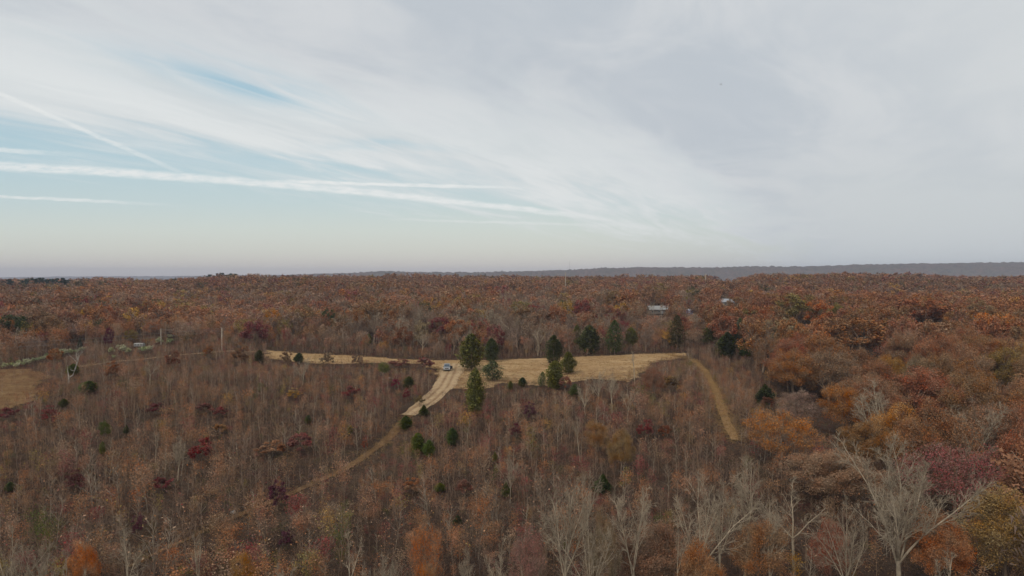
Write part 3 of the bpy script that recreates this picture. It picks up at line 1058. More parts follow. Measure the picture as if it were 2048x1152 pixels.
BUSHES = [
    (555, 1022, 968, 40, PURPLE, 'dark red bushy tree standing on the worn trail'),
    (402, 935, 876, 46, (.24, .045, .04), 'red pointed bushy tree among the left saplings'),
    (600, 912, 866, 46, CRIMSON, 'dark red bushy tree right of a rust one in the left saplings'),
    (545, 915, 884, 52, RUST, 'rust bush beside a dark red bushy tree in the left saplings'),
    (442, 838, 812, 28, CRIMSON, 'small dark red bush in the upper left saplings'),
    (408, 830, 805, 30, CRIMSON, 'dull red bush next to another in the upper left saplings'),
    (150, 985, 944, 36, (.15, .05, .05), 'wine red bush low in the left saplings'),
    (325, 985, 955, 34, (.20, .045, .05), 'red bush at the foot of the bare tree with level branches'),
    (572, 1100, 1062, 30, (.12, .04, .06), 'purplish bush near the bottom between yellow and tan trees'),
    (278, 1075, 1030, 28, (.14, .045, .06), 'purplish red bush behind the pale forked bare tree'),
    (1290, 885, 838, 32, CRIMSON, 'dark red bush right of the gold trees'),
    (1330, 880, 850, 26, (.22, .09, .05), 'brown red bush beside the grassy track'),
    (825, 992, 958, 36, RUST, 'rust bush in the saplings below the green cedars'),
    (930, 1000, 958, 34, (.21, .09, .065), 'rust pink bush left of the dark little cedar'),
    (440, 872, 848, 28, (.34, .18, .08), 'tan orange bush among the left saplings'),
    (588, 800, 778, 26, GOLD, 'gold bush in the saplings below the left field end'),
    (700, 800, 772, 32, CRIMSON, 'red bush in the saplings left of the lime green tree'),
    (790, 782, 757, 15, (.22, .04, .06), 'bright red narrow bush left of the dirt track'),
    (813, 803, 780, 16, (.20, .05, .055), 'small red bush beside the dirt track bend'),
    (800, 740, 717, 40, (.27, .11, .08), 'pinkish bush hiding part of the field left of the pickup'),
    (655, 740, 704, 28, (.27, .18, .11), 'tan bush in front of the left arm of the field'),
    (572, 734, 700, 24, (.25, .14, .08), 'brown bush before the left end of the field'),
    (715, 738, 708, 22, (.26, .15, .10), 'pale brown bush near the middle of the left field arm'),
    (850, 742, 715, 36, (.24, .09, .075), 'pinkish red bush between the field and the dirt track'),
    (1060, 842, 808, 26, (.13, .04, .06), 'purple red bush below the tiny cedars'),
    (1030, 882, 846, 24, (.15, .04, .05), 'dark red bush in the middle of the saplings'),
    (1130, 785, 752, 24, (.27, .12, .08), 'salmon bush beside the clump of cedars'),
    (730, 905, 878, 12, (.30, .1, .06), 'orange red bush by the worn trail'),
    (840, 815, 790, 20, (.20, .13, .05), 'olive brown bush by the pale dirt track'),
    (1340, 790, 750, 40, (.24, .13, .05), 'brown gold bush behind the salmon red tree'),
    (100, 850, 815, 30, CRIMSON, 'dark red bush in the upper left saplings by a small cedar'),
    (15, 845, 815, 30, (.22, .06, .06), 'red bush at the left edge below the meadow'),
    (310, 832, 806, 32, (.17, .05, .05), 'dull wine bush in the left saplings above the red pointed tree'),
    (225, 760, 725, 30, (.28, .11, .05), 'orange rust tree before the dirt road on the left'),
    (345, 748, 700, 26, (.23, .08, .045), 'narrow rust tree before the dirt road on the left'),
    (418, 722, 690, 24, (.26, .11, .045), 'orange brown bush beside the tall utility pole'),
    (480, 735, 690, 34, (.27, .14, .075), 'tan orange tree at the left end of the field'),
    (940, 820, 795, 24, (.24, .15, .09), 'tan brown bush at the foot of the column cedar'),
    (1535, 825, 793, 24, (.19, .075, .045), 'brown red bush at the foot of the small dark cedar'),
]
PB = [(8, 739, 14), (20, 736, 13), (31, 737, 12), (38, 735, 15), (46, 732, 10), (57, 731, 15), (66, 727, 12), (74, 725, 12), (84, 722, 11), (93, 719, 13), (118, 716, 12), (130, 712, 16), (141, 711, 14), (152, 709, 12), (163, 706, 14),
      (222, 708, 14), (228, 718, 9), (246, 706, 18), (257, 709, 14), (285, 707, 16), (298, 704, 14), (318, 690, 16), (340, 690, 15), (342, 678, 10)]
FEATS = []
for q in [(c[0], c[1], c[2], c[3]) for c in CEDARS + BUSHES] + [(px, b, b - w * .75, w) for px, b, w in PB] + [(138, 768, 700, 12), (894, 743, 725, 18), (279, 697, 684, 22)]:
    gp, gh, gr_ = on_ground(*q)
    FEATS.append((gp[0], gp[1], gp[2], gh, max(gr_, .5)))



def hexgrid(y0, y1, s, seed, k=0.8, m=25):
    r = np.random.RandomState(seed)
    out = []
    for j, y in enumerate(np.arange(y0, y1, s * .87)):
        xx = np.arange(-(k * y + m), k * y + m, s) + (j % 2) * s / 2
        out.append(np.stack([xx, np.full_like(xx, y)], -1))
    p = np.concatenate(out)
    return p + r.uniform(-.42, .42, p.shape) * s


def patch(x, y, s, ph):
    return (np.sin(x / s + ph) * np.sin(y / s * .8 + 2 * ph) + np.sin(x / s * 2.3 + y / s * 1.4 + ph) * .6 + np.sin(-x / s * 1.1 + y / s * 2.6 + 3 * ph) * .5) / 2.1


BANDS = [(56, 205, 6.0), (205, 300, 5.8), (300, 480, 7.4), (480, 800, 9.6), (800, 1300, 12.0), (1300, 2600, 19.0)]
fx, fy = [], []
for i, (a, b, s) in enumerate(BANDS):
    p = hexgrid(a, b, s, 50 + i)
    p = p[in_poly(p[:, 0], p[:, 1], WOOD)]
    fx.append(p[:, 0]); fy.append(p[:, 1])
fx = np.concatenate(fx); fy = np.concatenate(fy)
oldw = (fx / fy > .28) & (fy < 460)
bigw = hexgrid(56, 460, 8.4, 64)
bigw = bigw[(bigw[:, 0] / bigw[:, 1] > .28) & in_poly(bigw[:, 0], bigw[:, 1], WOOD)]
fx = np.concatenate([fx[~oldw], bigw[:, 0]]); fy = np.concatenate([fy[~oldw], bigw[:, 1]])
n = len(fx)
r0 = np.random.RandomState(77)
edge = dist_line(fx, fy, WOOD[:20])
grow = sm(edge / 45)
rightw = sm((fx / fy - .30) / .12) * sm((330 - fy) / 80)
fH = (7.0 + 4.5 * grow + 1.5 * rightw) * (0.66 + .68 * r0.rand(n))
fH *= 1 + .22 * patch(fx, fy, 48, 1.0)
fR = fH * (0.30 + .15 * r0.rand(n)) * (1 - .22 * (1 - grow)) * (1 + .12 * rightw)
near_right = (fx / fy > .3) & (fy < 140)
fH[near_right] = 11.0 + 4.5 * r0.rand(int(near_right.sum()))
rwood = (fx / fy > .28) & (fy < 460) & (edge > 10)
fH[rwood] = (13.5 + 5.0 * r0.rand(int(rwood.sum()))) * np.where(fy[rwood] > 230, .86, 1.0)
fR[rwood] = 4.6 + 1.7 * r0.rand(int(rwood.sum()))
keep = ~(blocks_view(fx, fy, fH) & (r0.rand(n) < .9))
feats = [(t['x'], t['y'], t['z'], t['H'], t['r']) for k in individuals for t in individuals[k]]
keep &= ~in_front(fx, fy, fH, feats, .5) & ~in_front(fx, fy, fH, FEATS, .15)
for x, y, rad in occupied:
    keep &= np.hypot(fx - x, fy - y) > .58 * (fR + rad)
fx, fy, fH, fR, edge = fx[keep], fy[keep], fH[keep], fR[keep], edge[keep]
n = len(fx)
bare_p = np.clip(.17 + .26 * patch(fx, fy, 55, 2.2) + .25 * np.exp(-edge / 30) * (fy > 170) - .16 * (fy > 600)
                 + .36 * np.exp(-((fx - 5) / 75) ** 2) * (fy > 200) * (fy < 450) - .12 * ((fx / fy > .3) & (fy < 420)), .04, .75)
is_bare = r0.rand(n) < bare_p
pc = np.array([.28, .22, .24, .018, .05, .02, .045, .0, .11, .02])
PAL = [RUST, PINK, BROWN, ORANGE, OLIVE, GOLD, CRIMSON, PURPLE, TAUPE, (.05, .07, .028)]
ci = r0.choice(len(PAL), n, p=pc / pc.sum())
red_edge = (edge < 16) & (fy > 180) & (r0.rand(n) < .28)
ci[red_edge] = r0.choice([6, 6, 1, 0], int(red_edge.sum()))
ci[(fx < -330) & (fy > 560) & (fy < 1250) & (r0.rand(n) < .25 * sm((-fx / fy - .56) / .1))] = 9
rw = (fx / fy > .28) & (fy < 420)
ci[rw] = r0.choice(len(PAL), int(rw.sum()), p=[.48, .25, .15, .05, .015, .015, .015, 0, .025, 0])
fz = h(fx, fy)
fc = np.array(PAL)[ci]
fc[rw] = (.70 * fc[rw] + .30 * np.array(BROWN)) * np.array([.98, .93, .88])
fc[fy > 480] = .66 * fc[fy > 480] + .34 * np.array(BROWN)
fc = fc * (1 + .15 * patch(fx, fy, 75, .3))[:, None]
tpx, tpy = P(fx, fy, fz + fH)
inframe = (tpx > -40) & (tpx < 2088) & (tpy < 1145)
score = np.where(inframe, fH / np.hypot(fx, fy), 0)
order = np.argsort(-score)
own = np.zeros(n, bool)
for kind, msk, cap in (('oak_tree', ~is_bare, 296), ('bare_tree', is_bare, 250)):
    idx = [i for i in order if msk[i] and score[i] > 0][:cap - len(individuals[kind])]
    own[idx] = True
    for i in idx:
        individuals[kind].append(dict(word=CNAME.get(PAL[ci[i]], 'green'), x=fx[i], y=fy[i], z=fz[i], H=fH[i], r=fR[i], c=(tuple(fc[i]) if rw[i] else PAL[ci[i]]) if kind == 'oak_tree' else [BARK, BARKP, TWIG][i % 3], label=None))

# ------------------------------------------------------------------ tree prototypes and copies
KIDS = {}


def proto(name, parts, loc=(0, 0, -500)):
    """first thing of a kind; later ones are copies of it and of its parts"""
    return dict(name=name, parts=parts)


def place(pr, loc, rz, scale, colours, label, cat, group):
    root = bpy.data.objects.new(pr['name'], None)
    root.empty_display_size = .5
    COL.objects.link(root)
    root.location = loc
    root.rotation_euler = (0, 0, rz)
    root.scale = scale
    tag(root, label, cat, group)
    for nm, src in pr['parts'].items():
        c = src.copy()
        c.name = nm
        COL.objects.link(c)
        c.parent = root
        c.color = (*colours[nm], 1)
    return root


def src(name, me):
    return bpy.data.objects.new(name, me)      # kept out of the scene: only its copies are linked


def oak_proto(seed, name='oak_tree', **kw):
    (V, Q), (tv, tq), (lv, lq, j) = oak_shape(seed, **kw)
    tr = mesh_np('trunk', np.concatenate([V, tv]), Q=np.concatenate([Q, tq + len(V)]), mat=M_BARK)
    cr = mesh_np('crown', lv, Q=lq, mat=M_LEAF, attrs={'jit': ('FLOAT', j)})
    return proto(name, {'trunk': src('trunk', tr), 'crown': src('crown', cr)})


def bare_proto(seed, **kw):
    (tv, tq), (V, Q), br = bare_shape(seed, **kw)
    return proto('bare_tree', {'trunk': src('trunk', mesh_np('trunk', tv, Q=tq, mat=M_BARK)),
                               'branches': src('branches', mesh_np('branches', V, Q=Q, mat=M_BARK))})


oak_near = [oak_proto(100 + i, n_lobe=92, per=360, leaf=.074, twigs=6, bare=.05) for i in range(4)]
oak_thin = [oak_proto(120 + i, n_lobe=92, per=170, leaf=.07, twigs=11, bare=.18) for i in range(3)]
oak_far = [oak_proto(140 + i, n_lobe=34, per=150, leaf=.19, twigs=5, bare=.04) for i in range(4)]
oak_scant = [oak_proto(160 + i, n_lobe=40, per=36, leaf=.22, twigs=10, bare=.22) for i in range(3)]
bares = [bare_proto(200, spread=.55, leaders=6, side=13, sub=7, fork=.38), bare_proto(201, spread=.42, leaders=4, side=13), bare_proto(202, spread=.6, leaders=7, side=11, fork=.3),
         bare_proto(203, spread=.36, leaders=6, side=12, fork=.4), bare_proto(204, spread=.5, leaders=3, side=11, fork=.42), bare_proto(215, spread=.40, leaders=7, side=14, sub=8, fork=.26),
         bare_proto(206, spread=.4, leaders=2, side=10, sub=5, fork=.5)]
bare_small = [bare_proto(220 + i, H=11, spread=.33 + .06 * i, leaders=3 + i % 2, side=9, sub=5, fine=3, fork=.34) for i in range(4)]

# words that single a tree out: its colour, its side of something one can find, and how near it is to that thing
LAND = [(894, 734, 'the white vehicle'), (444, 690, 'the tall utility pole'), (280, 691, 'the camper trailer'), (322, 670, 'the short utility pole'), (1316, 612, 'the white roofed house'),
        (1378, 622, 'the blue shed'), (1450, 600, 'the half hidden house'), (943, 705, 'the biggest cedar'), (1177, 680, 'the widest dark cedar'), (1354, 668, 'the reddish cedar'), (1455, 692, 'the low wide cedar'),
        (655, 636, 'the round green oak'), (510, 665, 'the broad dark red oak'), (1562, 870, 'the bright orange oak'), (1800, 850, 'the gold topped oak'), (1905, 925, 'the wine red oak'),
        (1800, 1000, 'the tall vase shaped bare tree'), (1850, 620, 'the rounded rust orange oak'), (1640, 615, 'the orange hillside oak'), (1945, 840, 'the rounded bare tree'), (2015, 1040, 'the tan gold oak'),
        (1690, 785, 'the small orange oak'), (40, 735, 'the pale bush row'), (140, 735, 'the white snag'), (1530, 790, 'the small dark cedar'), (805, 680, 'the salmon rust tree'),
        (1130, 1000, 'the large spreading bare tree'), (1490, 1000, 'the tallest pale bare tree'), (1660, 1080, 'the salmon leafed tree')]
LAND_LOW = [(485, 1130, 'the bright yellow tree'), (165, 1110, 'the small orange tree'), (250, 1090, 'the pale forked bare tree'), (395, 1100, 'the leaning bare tree'), (690, 1100, 'the tan twigged bare tree'),
            (848, 1080, 'the half bare orange tree'), (1000, 1110, 'the white limbed bare tree'), (1130, 1000, 'the large spreading bare tree'), (1268, 1010, 'the second pale bare tree'), (555, 990, 'the dark red trail bush'),
            (400, 905, 'the red pointed tree'), (1013, 978, 'the dark little cedar'), (20, 1090, 'the corner bare tree'), (570, 1075, 'the purplish bush'), (85, 1110, 'the smaller corner bare tree'), (1405, 1010, 'the fan branched bare tree')]
RANK = ['nearest', 'second nearest', 'third nearest', 'fourth nearest', 'fifth nearest']


def name_all(items, noun, land, word):
    """labels for trees that have none yet"""
    cells = {}
    for it in items:
        if it.get('label'):
            continue
        px, py = P(it['x'], it['y'], it['z'] + it['H'] * .6)
        L = min(land, key=lambda q: (q[0] - px) ** 2 + 2.5 * (q[1] - py) ** 2)
        dx, dy = px - L[0], py - L[1]
        rel = ('to the left of' if dx < 0 else 'to the right of') if abs(dx) > 1.6 * abs(dy) else ('behind' if dy < 0 else 'in front of')
        size = 'tall' if it['H'] > it.get('tall', 9.5) else 'small' if it['H'] < it.get('low', 6.5) else 'middling'
        cells.setdefault((size, word(it), rel, L[2]), []).append((math.hypot(dx, dy), id(it), it))
    for (size, w, rel, what), lst in cells.items():
        lst.sort(key=lambda q: q[:2])
        for k, (_, _, it) in enumerate(lst):
            if len(lst) == 1:
                it['label'] = f'only {size} {w} {noun} {rel} {what}'
            else:
                it['label'] = f'{size} {w} {noun} {RANK[k]} {rel} {what}' if k < 5 else f'{size} {w} {noun} farther {rel} {what}'
            it['label'] = it['label'].replace('nearest to', 'nearest to').replace('  ', ' ')


def cword(it):
    if it.get('word'):
        return it['word']
    c = tuple(it['c'])
    if c in CNAME:
        return CNAME[c]
    return 'green' if c[1] > c[0] else 'rust'


name_all(individuals['oak_tree'], 'oak', LAND, cword)
name_all(individuals['bare_tree'], 'leafless tree', LAND, lambda it: 'pale' if it['c'] is BARK else 'tan' if it['c'] is BARKP else 'grey')

rp = np.random.RandomState(9)
for k, it in enumerate(individuals['oak_tree']):
    near = it['y'] < 200
    thin = (it.get('word') in ('grey brown', 'pinkish brown') or it['c'] in (TAUPE, PINK)) and rp.rand() < .3 or rp.rand() < .08 or 'half bare' in it['label']
    pool = (oak_thin if thin else oak_near) if near else (oak_scant if thin else oak_far)
    pr = pool[k % len(pool)]
    sxy = it['r'] / 4.3
    sh = it['H'] / 12.0
    jig = 1 + rp.uniform(-.13, .13, 3)
    c = tuple(np.array(it['c']) * jig)
    place(pr, (it['x'], it['y'], it['z']), rp.rand() * 6.28, (sxy, sxy * rp.uniform(.9, 1.1), sh), {'trunk': BARKP, 'crown': c}, it['label'], 'tree', 'autumn oaks of the woods')
for k, it in enumerate(individuals['bare_tree']):
    pr = bares[it['var']] if 'var' in it and it['y'] < 300 else (bares[k % 7] if it['y'] < 130 else bare_small[k % 4])
    w0 = 3.4 if pr in bares else 2.7
    H0 = 13.0 if pr in bares else 11.0
    sh = it['H'] / H0 * .97
    sxy = min(max(it['r'] / w0, .55 * sh), 1.6 * sh)
    c = tuple(np.array(it['c']) * (1 + rp.uniform(-.12, .12)))
    place(pr, (it['x'], it['y'], it['z']), rp.rand() * 6.28, (sxy, sxy, sh), {'trunk': c, 'branches': c}, it['label'], 'tree', 'leafless trees of the woods')

# ------------------------------------------------------------------ the rest of the wood: one mass past the trees that stand on their own
def merge(parts):
    """parts: (V, T, Q, colour) -> one set of arrays"""
    V, T, Q, Cc, b = [], [], [], [], 0
    for v, t, q, c in parts:
        V.append(v); Cc.append(c)
        if t is not None: T.append(t + b)
        if q is not None: Q.append(q + b)
        b += len(v)
    cat = lambda l, k: np.concatenate(l) if l else np.zeros((0, k), np.int32)
    return np.concatenate(V), cat(T, 3), cat(Q, 4), np.concatenate(Cc)


def spread(base, pos, rz, sxy, sz, leafc, barkc):
    """copies of a small mesh (V, T, Q, isleaf, jit) at many spots, colours baked per tree"""
    V, T, Q, lf, jit = base
    n, m = len(pos), len(V)
    c, s = np.cos(rz)[:, None], np.sin(rz)[:, None]
    X = (V[None, :, 0] * c - V[None, :, 1] * s) * sxy[:, None]
    Y = (V[None, :, 0] * s + V[None, :, 1] * c) * sxy[:, None]
    Z = V[None, :, 2] * sz[:, None]
    W = np.stack([X, Y, Z], -1) + pos[:, None]
    k = np.where(lf, .78 + .44 * jit, 1.0)
    colr = np.where(lf[None, :, None], leafc[:, None] * k[None, :, None], barkc[:, None])
    colr = np.concatenate([colr, np.ones((n, m, 1))], -1)
    off = (np.arange(n) * m)[:, None, None]
    f = lambda A, w: None if A is None or not len(A) else (A[None] + off).reshape(-1, w)
    return W.reshape(-1, 3), f(T, 3), f(Q, 4), colr.reshape(-1, 4)


def small_oak(seed, nl, per, size, bare=False, trunk=True):
    r = np.random.RandomState(seed)
    H, rad = 12.0, 4.3
    L = lobes(r, nl, H, rad, H * .62, H * .36)
    c = np.repeat(L, per, 0)
    o = r.randn(len(c), 3)
    o /= np.linalg.norm(o, axis=1)[:, None]
    c = c + o * (r.rand(len(c))[:, None] ** .5) * rad * .33 * np.array([1, 1, .95])
    lean = None
    if bare:
        lean = np.stack([c[:, 0], c[:, 1], np.full(len(c), 4.0)], -1) / 4.5
    V, T, j = leaves(r, c, size, tri=True, lean=lean, asp=.14 if bare else .6)
    lf = np.ones(len(V), bool)
    Qs = None
    if trunk:
        br = [limb(r, (0, 0, -.4), (0, 0, 1), H * .8, .2, .06, 4, .05)]
        for k in range(5):
            p, d, _ = along(br[0], .4 + .12 * k)
            br.append(limb(r, p, tilt(r, d, .6), H * .3, .09, .03, 3, .1, .04))
        tv, tq = tubes(br, lambda q: 3)
        Qs = tq + len(V)
        V = np.concatenate([V, tv]); lf = np.concatenate([lf, np.zeros(len(tv), bool)]); j = np.concatenate([j, np.ones(len(tv))])
    return V, T, Qs, lf, j


rest = ~own
parts = []
LOD = [(0, 330, 26, 40, .34, 34, 34, .7), (330, 560, 18, 30, .5, 22, 22, .9), (560, 950, 14, 18, .74, 14, 14, 1.1), (950, 3000, 10, 12, 1.15, 10, 8, 1.5)]
for li, (a, b, nl, per, size, bl, bper, bsize) in enumerate(LOD):
    D = np.hypot(fx, fy)
    for kind in (0, 1):
        for v in range(4):
            m = rest & (D >= a) & (D < b) & (is_bare == bool(kind)) & (np.arange(n) % 4 == v)
            if not m.any():
                continue
            base = small_oak(300 + li * 10 + v + kind * 5, bl if kind else nl, bper if kind else per, bsize if kind else size, bool(kind), li < 3)
            q = int(m.sum())
            lc = fc[m] * (1 + r0.uniform(-.15, .15, (q, 1))) * (1 + r0.uniform(-.06, .06, (q, 3)))
            if kind:
                lc = np.array([TWIG, TAUPE, (.20, .14, .11)])[r0.randint(0, 3, q)] * (1 + r0.uniform(-.15, .15, (q, 1)))
            parts.append(spread(base, np.stack([fx[m], fy[m], fz[m]], -1), r0.rand(q) * 6.28, fR[m] / 4.3 * (1.12 if li > 1 else 1), fH[m] / 12, lc, np.array([BARKP])[np.zeros(q, int)]))
V, T, Q, C4 = merge(parts)
tag(obj('forest', mesh_np('forest', V, T, Q, M_MASS, {'tint': ('FLOAT_COLOR', C4)})), 'autumn forest of rust and grey crowns stretching back to the skyline', None, None, 'stuff')
print('forest faces', len(T) + len(Q), 'trees', n)

# ------------------------------------------------------------------ young wood in front: saplings, bushes, brush
def hides(x, y, H, test):
    """whether something H high here stands in the camera's line to a place where test() holds"""
    bad = test(x, y)
    z = h(x, y)
    full = H / np.maximum(CAM_Z - z - H, 3.0)
    for s in (.2, .4, .6, .8, 1.0):
        k = 1 + s * full
        bad |= test(x * k, y * k)
    return bad


on_trail = lambda x, y: (dist_line(x, y, TRAIL) < 1.5) | ((dist_line(x, y, TRAIL[:3]) < 2.7)) | (dist_line(x, y, TRACK) < .95)
on_road = lambda x, y: dist_line(x, y, ROAD) < 1.4
on_worn = lambda x, y: dist_line(x, y, WORN) < 1.0
on_field = lambda x, y: in_poly(x, y, FIELD)
on_meadow = lambda x, y: in_poly(x, y, MEADOW)
in_wood = lambda x, y: in_poly(x, y, WOOD)

sp = hexgrid(34, 290, 1.58, 91, .8, 8)
sx, sy = sp[:, 0], sp[:, 1]
sr = np.random.RandomState(4)
sH = (2.0 + 3.9 * sr.rand(len(sx)) ** 1.5) * (1 + .32 * patch(sx, sy, 17, .7)) + 1.2 * (sr.rand(len(sx)) < .08)
sH *= 1 - .22 * sm((sy - 120) / 60)
leafy = sr.rand(len(sx)) < np.clip(.33 + .30 * patch(sx, sy, 11, 5.0), .06, .75)
inw = in_wood(sx, sy)
wedge = dist_line(sx, sy, WOOD[:20])
keep = ~on_field(sx, sy) & (~inw | ((sr.rand(len(sx)) < .5) & (sy < 130)) | ((wedge < 22) & (sy > 130) & (sr.rand(len(sx)) < .8)))
low = [(t['x'], t['y'], t['z'], t['H'], t['r']) for k in individuals for t in individuals[k] if t['label']]
keep &= ~(on_meadow(sx, sy) & (sr.rand(len(sx)) < .75))
for test, pr_ in ((lambda a, b, c: hides(a, b, c, on_trail), .95), (lambda a, b, c: hides(a, b, c, on_worn), np.where(sy > 98, .88, .4)),
                  (lambda a, b, c: hides(a, b, c, on_road) & (np.sin(a / b * 150) > -.2), .8), (lambda a, b, c: hides(a, b, c, on_field), .76), (lambda a, b, c: hides(a, b, c, on_meadow), .5),
                  (lambda a, b, c: in_front(a, b, c, FEATS, .25), .8), (lambda a, b, c: in_front(a, b, c, low, .35), .8)):
    for cutdown in (.6, .55, 0):
        bad = test(sx, sy, sH) & (sr.rand(len(sx)) < pr_)
        if cutdown:
            sH = np.where(bad, sH * cutdown, sH)
        else:
            keep &= ~(bad & (sr.rand(len(sx)) < .9))
keep &= patch(sx, sy, 9, 3.1) + sr.rand(len(sx)) * 1.1 > -.25
sx, sy, sH, leafy = sx[keep], sy[keep], sH[keep], leafy[keep]
sz_ = h(sx, sy)
n = len(sx)
SPAL = [RUST, PINK, BROWN, CRIMSON, OLIVE, GOLD, TAUPE, MOSS]
sci = sr.choice(8, n, p=[.30, .18, .22, .115, .045, .02, .085, .035])
sci[(patch(sx, sy, 26, 1.9) > .45) & (sr.rand(n) < .35)] = 3
sbk = np.array([TWIG, TAUPE, (.15, .11, .085), (.44, .36, .27)])[sr.choice(4, n, p=[.36, .28, .20, .16])]
tx, ty = P(sx, sy, sz_ + sH)
sc_ = np.where((tx > -10) & (tx < 2058) & (ty < 1120), sH / sy, 0)
order = np.argsort(-sc_)[:298]
own_s = np.zeros(n, bool)
own_s[order] = True


def crown_leaves(r, H, k, size, rad, tri):
    L = np.array([[r.randn() * rad * .45, r.randn() * rad * .45, H * (.45 + .5 * r.rand())] for _ in range(9)])
    c = L[r.randint(0, 9, k)] + r.randn(k, 3) * rad * .33
    return leaves(r, c, size, tri=tri)


sap = []
for i in range(6):
    r = np.random.RandomState(400 + i)
    (tv, tq), (bv, bq), (lv, lq, j) = sapling_shape(400 + i, tw=22, sub=3, nleaf=[10, 30, 16, 4, 24, 4][i], leaf=.085)
    if i >= 3:
        lv, lq, j = crown_leaves(r, 5.0, 950, .055, [.8, 1.0, 1.15][i - 3], False)
    tr = mesh_np('trunk', np.concatenate([tv, bv]), Q=np.concatenate([tq, bq + len(tv)]), mat=M_BARK)
    sap.append(proto('sapling', {'trunk': src('trunk', tr), 'crown': src('crown', mesh_np('crown', lv, Q=lq, mat=M_LEAF, attrs={'jit': ('FLOAT', j)}))}))
its = [dict(x=sx[i], y=sy[i], z=sz_[i], H=sH[i], c=SPAL[sci[i]], b=sbk[i], i=i, tall=5.0, low=3.6) for i in order]
name_all(its, 'sapling', LAND_LOW, cword)
for it in its:
    s = it['H'] / 5.0
    place(sap[it['i'] % 3 + 3 * int(leafy[it['i']])], (it['x'], it['y'], it['z']), it['i'] * 1.7, (s * 1.1, s * 1.1, s), {'trunk': tuple(it['b']), 'crown': it['c']}, it['label'], 'sapling', 'young saplings in the foreground')

parts = []
for v in range(12):
    r = np.random.RandomState(430 + v)
    (tv, tq), (bv, bq), (lv, lt, j) = sapling_shape(430 + v, tw=18, sub=1, nleaf=[10, 22, 44, 16, 34, 6][v % 6], leaf=.085, fine=False)
    if v >= 6:
        lv, lt, j = crown_leaves(r, 5.0, 250, .115, [.75, .9, 1.05, 1.2, .8, 1.0][v - 6], True)
    V = np.concatenate([lv, tv, bv])
    lf = np.zeros(len(V), bool)
    lf[:len(lv)] = True
    base = (V, lt, np.concatenate([tq + len(lv), bq + len(lv) + len(tv)]), lf, np.concatenate([j, np.ones(len(V) - len(lv))]))
    m = ~own_s & (np.arange(n) % 6 == v % 6) & (leafy == (v >= 6))
    q = int(m.sum())
    s = sH[m] / 5
    parts.append(spread(base, np.stack([sx[m], sy[m], sz_[m]], -1), sr.rand(q) * 6.28, s * 1.1, s, np.array(SPAL)[sci[m]] * (1 + sr.uniform(-.15, .15, (q, 1))), sbk[m]))
V, T, Q, C4 = merge(parts)
tag(obj('young_woods', mesh_np('young_woods', V, T, Q, M_MASS, {'tint': ('FLOAT_COLOR', C4)})), 'dense growth of thin grey and reddish saplings covering the slope', None, None, 'stuff')
print('sapling faces', len(T) + len(Q), n)

# low brush and dead weeds between them
bp = hexgrid(30, 290, 1.35, 92, .8, 8)
bx, by = bp[:, 0], bp[:, 1]
br_ = np.random.RandomState(6)
bH = .35 + .75 * br_.rand(len(bx)) ** 1.5 + .3 * patch(bx, by, 12, 2.0)
bH = np.clip(bH, .25, 1.5)
rim = dist_line(bx, by, FIELD[8:22])
infl = on_field(bx, by) & ((rim > 22) | (br_.rand(len(bx)) < (rim / 22) ** .8) | (by > 195))
bH[on_field(bx, by)] *= .7
keep = ~infl & ~(on_meadow(bx, by) & (br_.rand(len(bx)) < .15)) & ~(hides(bx, by, bH * .6, on_trail) & (br_.rand(len(bx)) < .88))
nw = hides(bx, by, bH, on_worn)
bH[nw & (by > 90)] *= .5
keep &= ~(on_worn(bx, by) & (br_.rand(len(bx)) < np.where(by > 98, .8, .3)))
keep &= ~(in_wood(bx, by) & (by > 200) & (dist_line(bx, by, WOOD[:20]) > 20))
bx, by, bH = bx[keep], by[keep], bH[keep]
n = len(bx)
BPAL = np.array([(.13, .075, .048), (.19, .11, .07), (.13, .10, .08), (.20, .08, .045), (.13, .04, .04), (.09, .09, .03), (.24, .15, .075)])
parts = []
for v in range(8):
    r = np.random.RandomState(460 + v)
    k = 72
    c = np.stack([r.randn(k) * .42, r.randn(k) * .42, r.rand(k) ** .8], -1)
    lv, lt, j = leaves(r, c, .11 if v % 2 else .17, tri=True, lean=np.array([[0, 0, 1.2]]), asp=.35 if v % 2 else .12)
    base = (lv, lt, None, np.ones(len(lv), bool), j)
    m = np.arange(n) % 8 == v
    q = int(m.sum())
    ci = br_.choice(7, q, p=[.28, .2, .2, .13, .06, .06, .07])
    mead = on_meadow(bx[m], by[m])
    ci[mead] = br_.choice([6, 3, 1], int(mead.sum()))
    parts.append(spread(base, np.stack([bx[m], by[m], h(bx[m], by[m])], -1), br_.rand(q) * 6.28, .8 + .5 * br_.rand(q), bH[m] * 1.1, BPAL[ci] * (1 + br_.uniform(-.2, .2, (q, 1))), BPAL[ci]))
V, T, Q, C4 = merge(parts)
tag(obj('undergrowth', mesh_np('undergrowth', V, T, Q, M_MASS, {'tint': ('FLOAT_COLOR', C4)})), 'brown brush and dead weeds between the saplings', None, None, 'stuff')

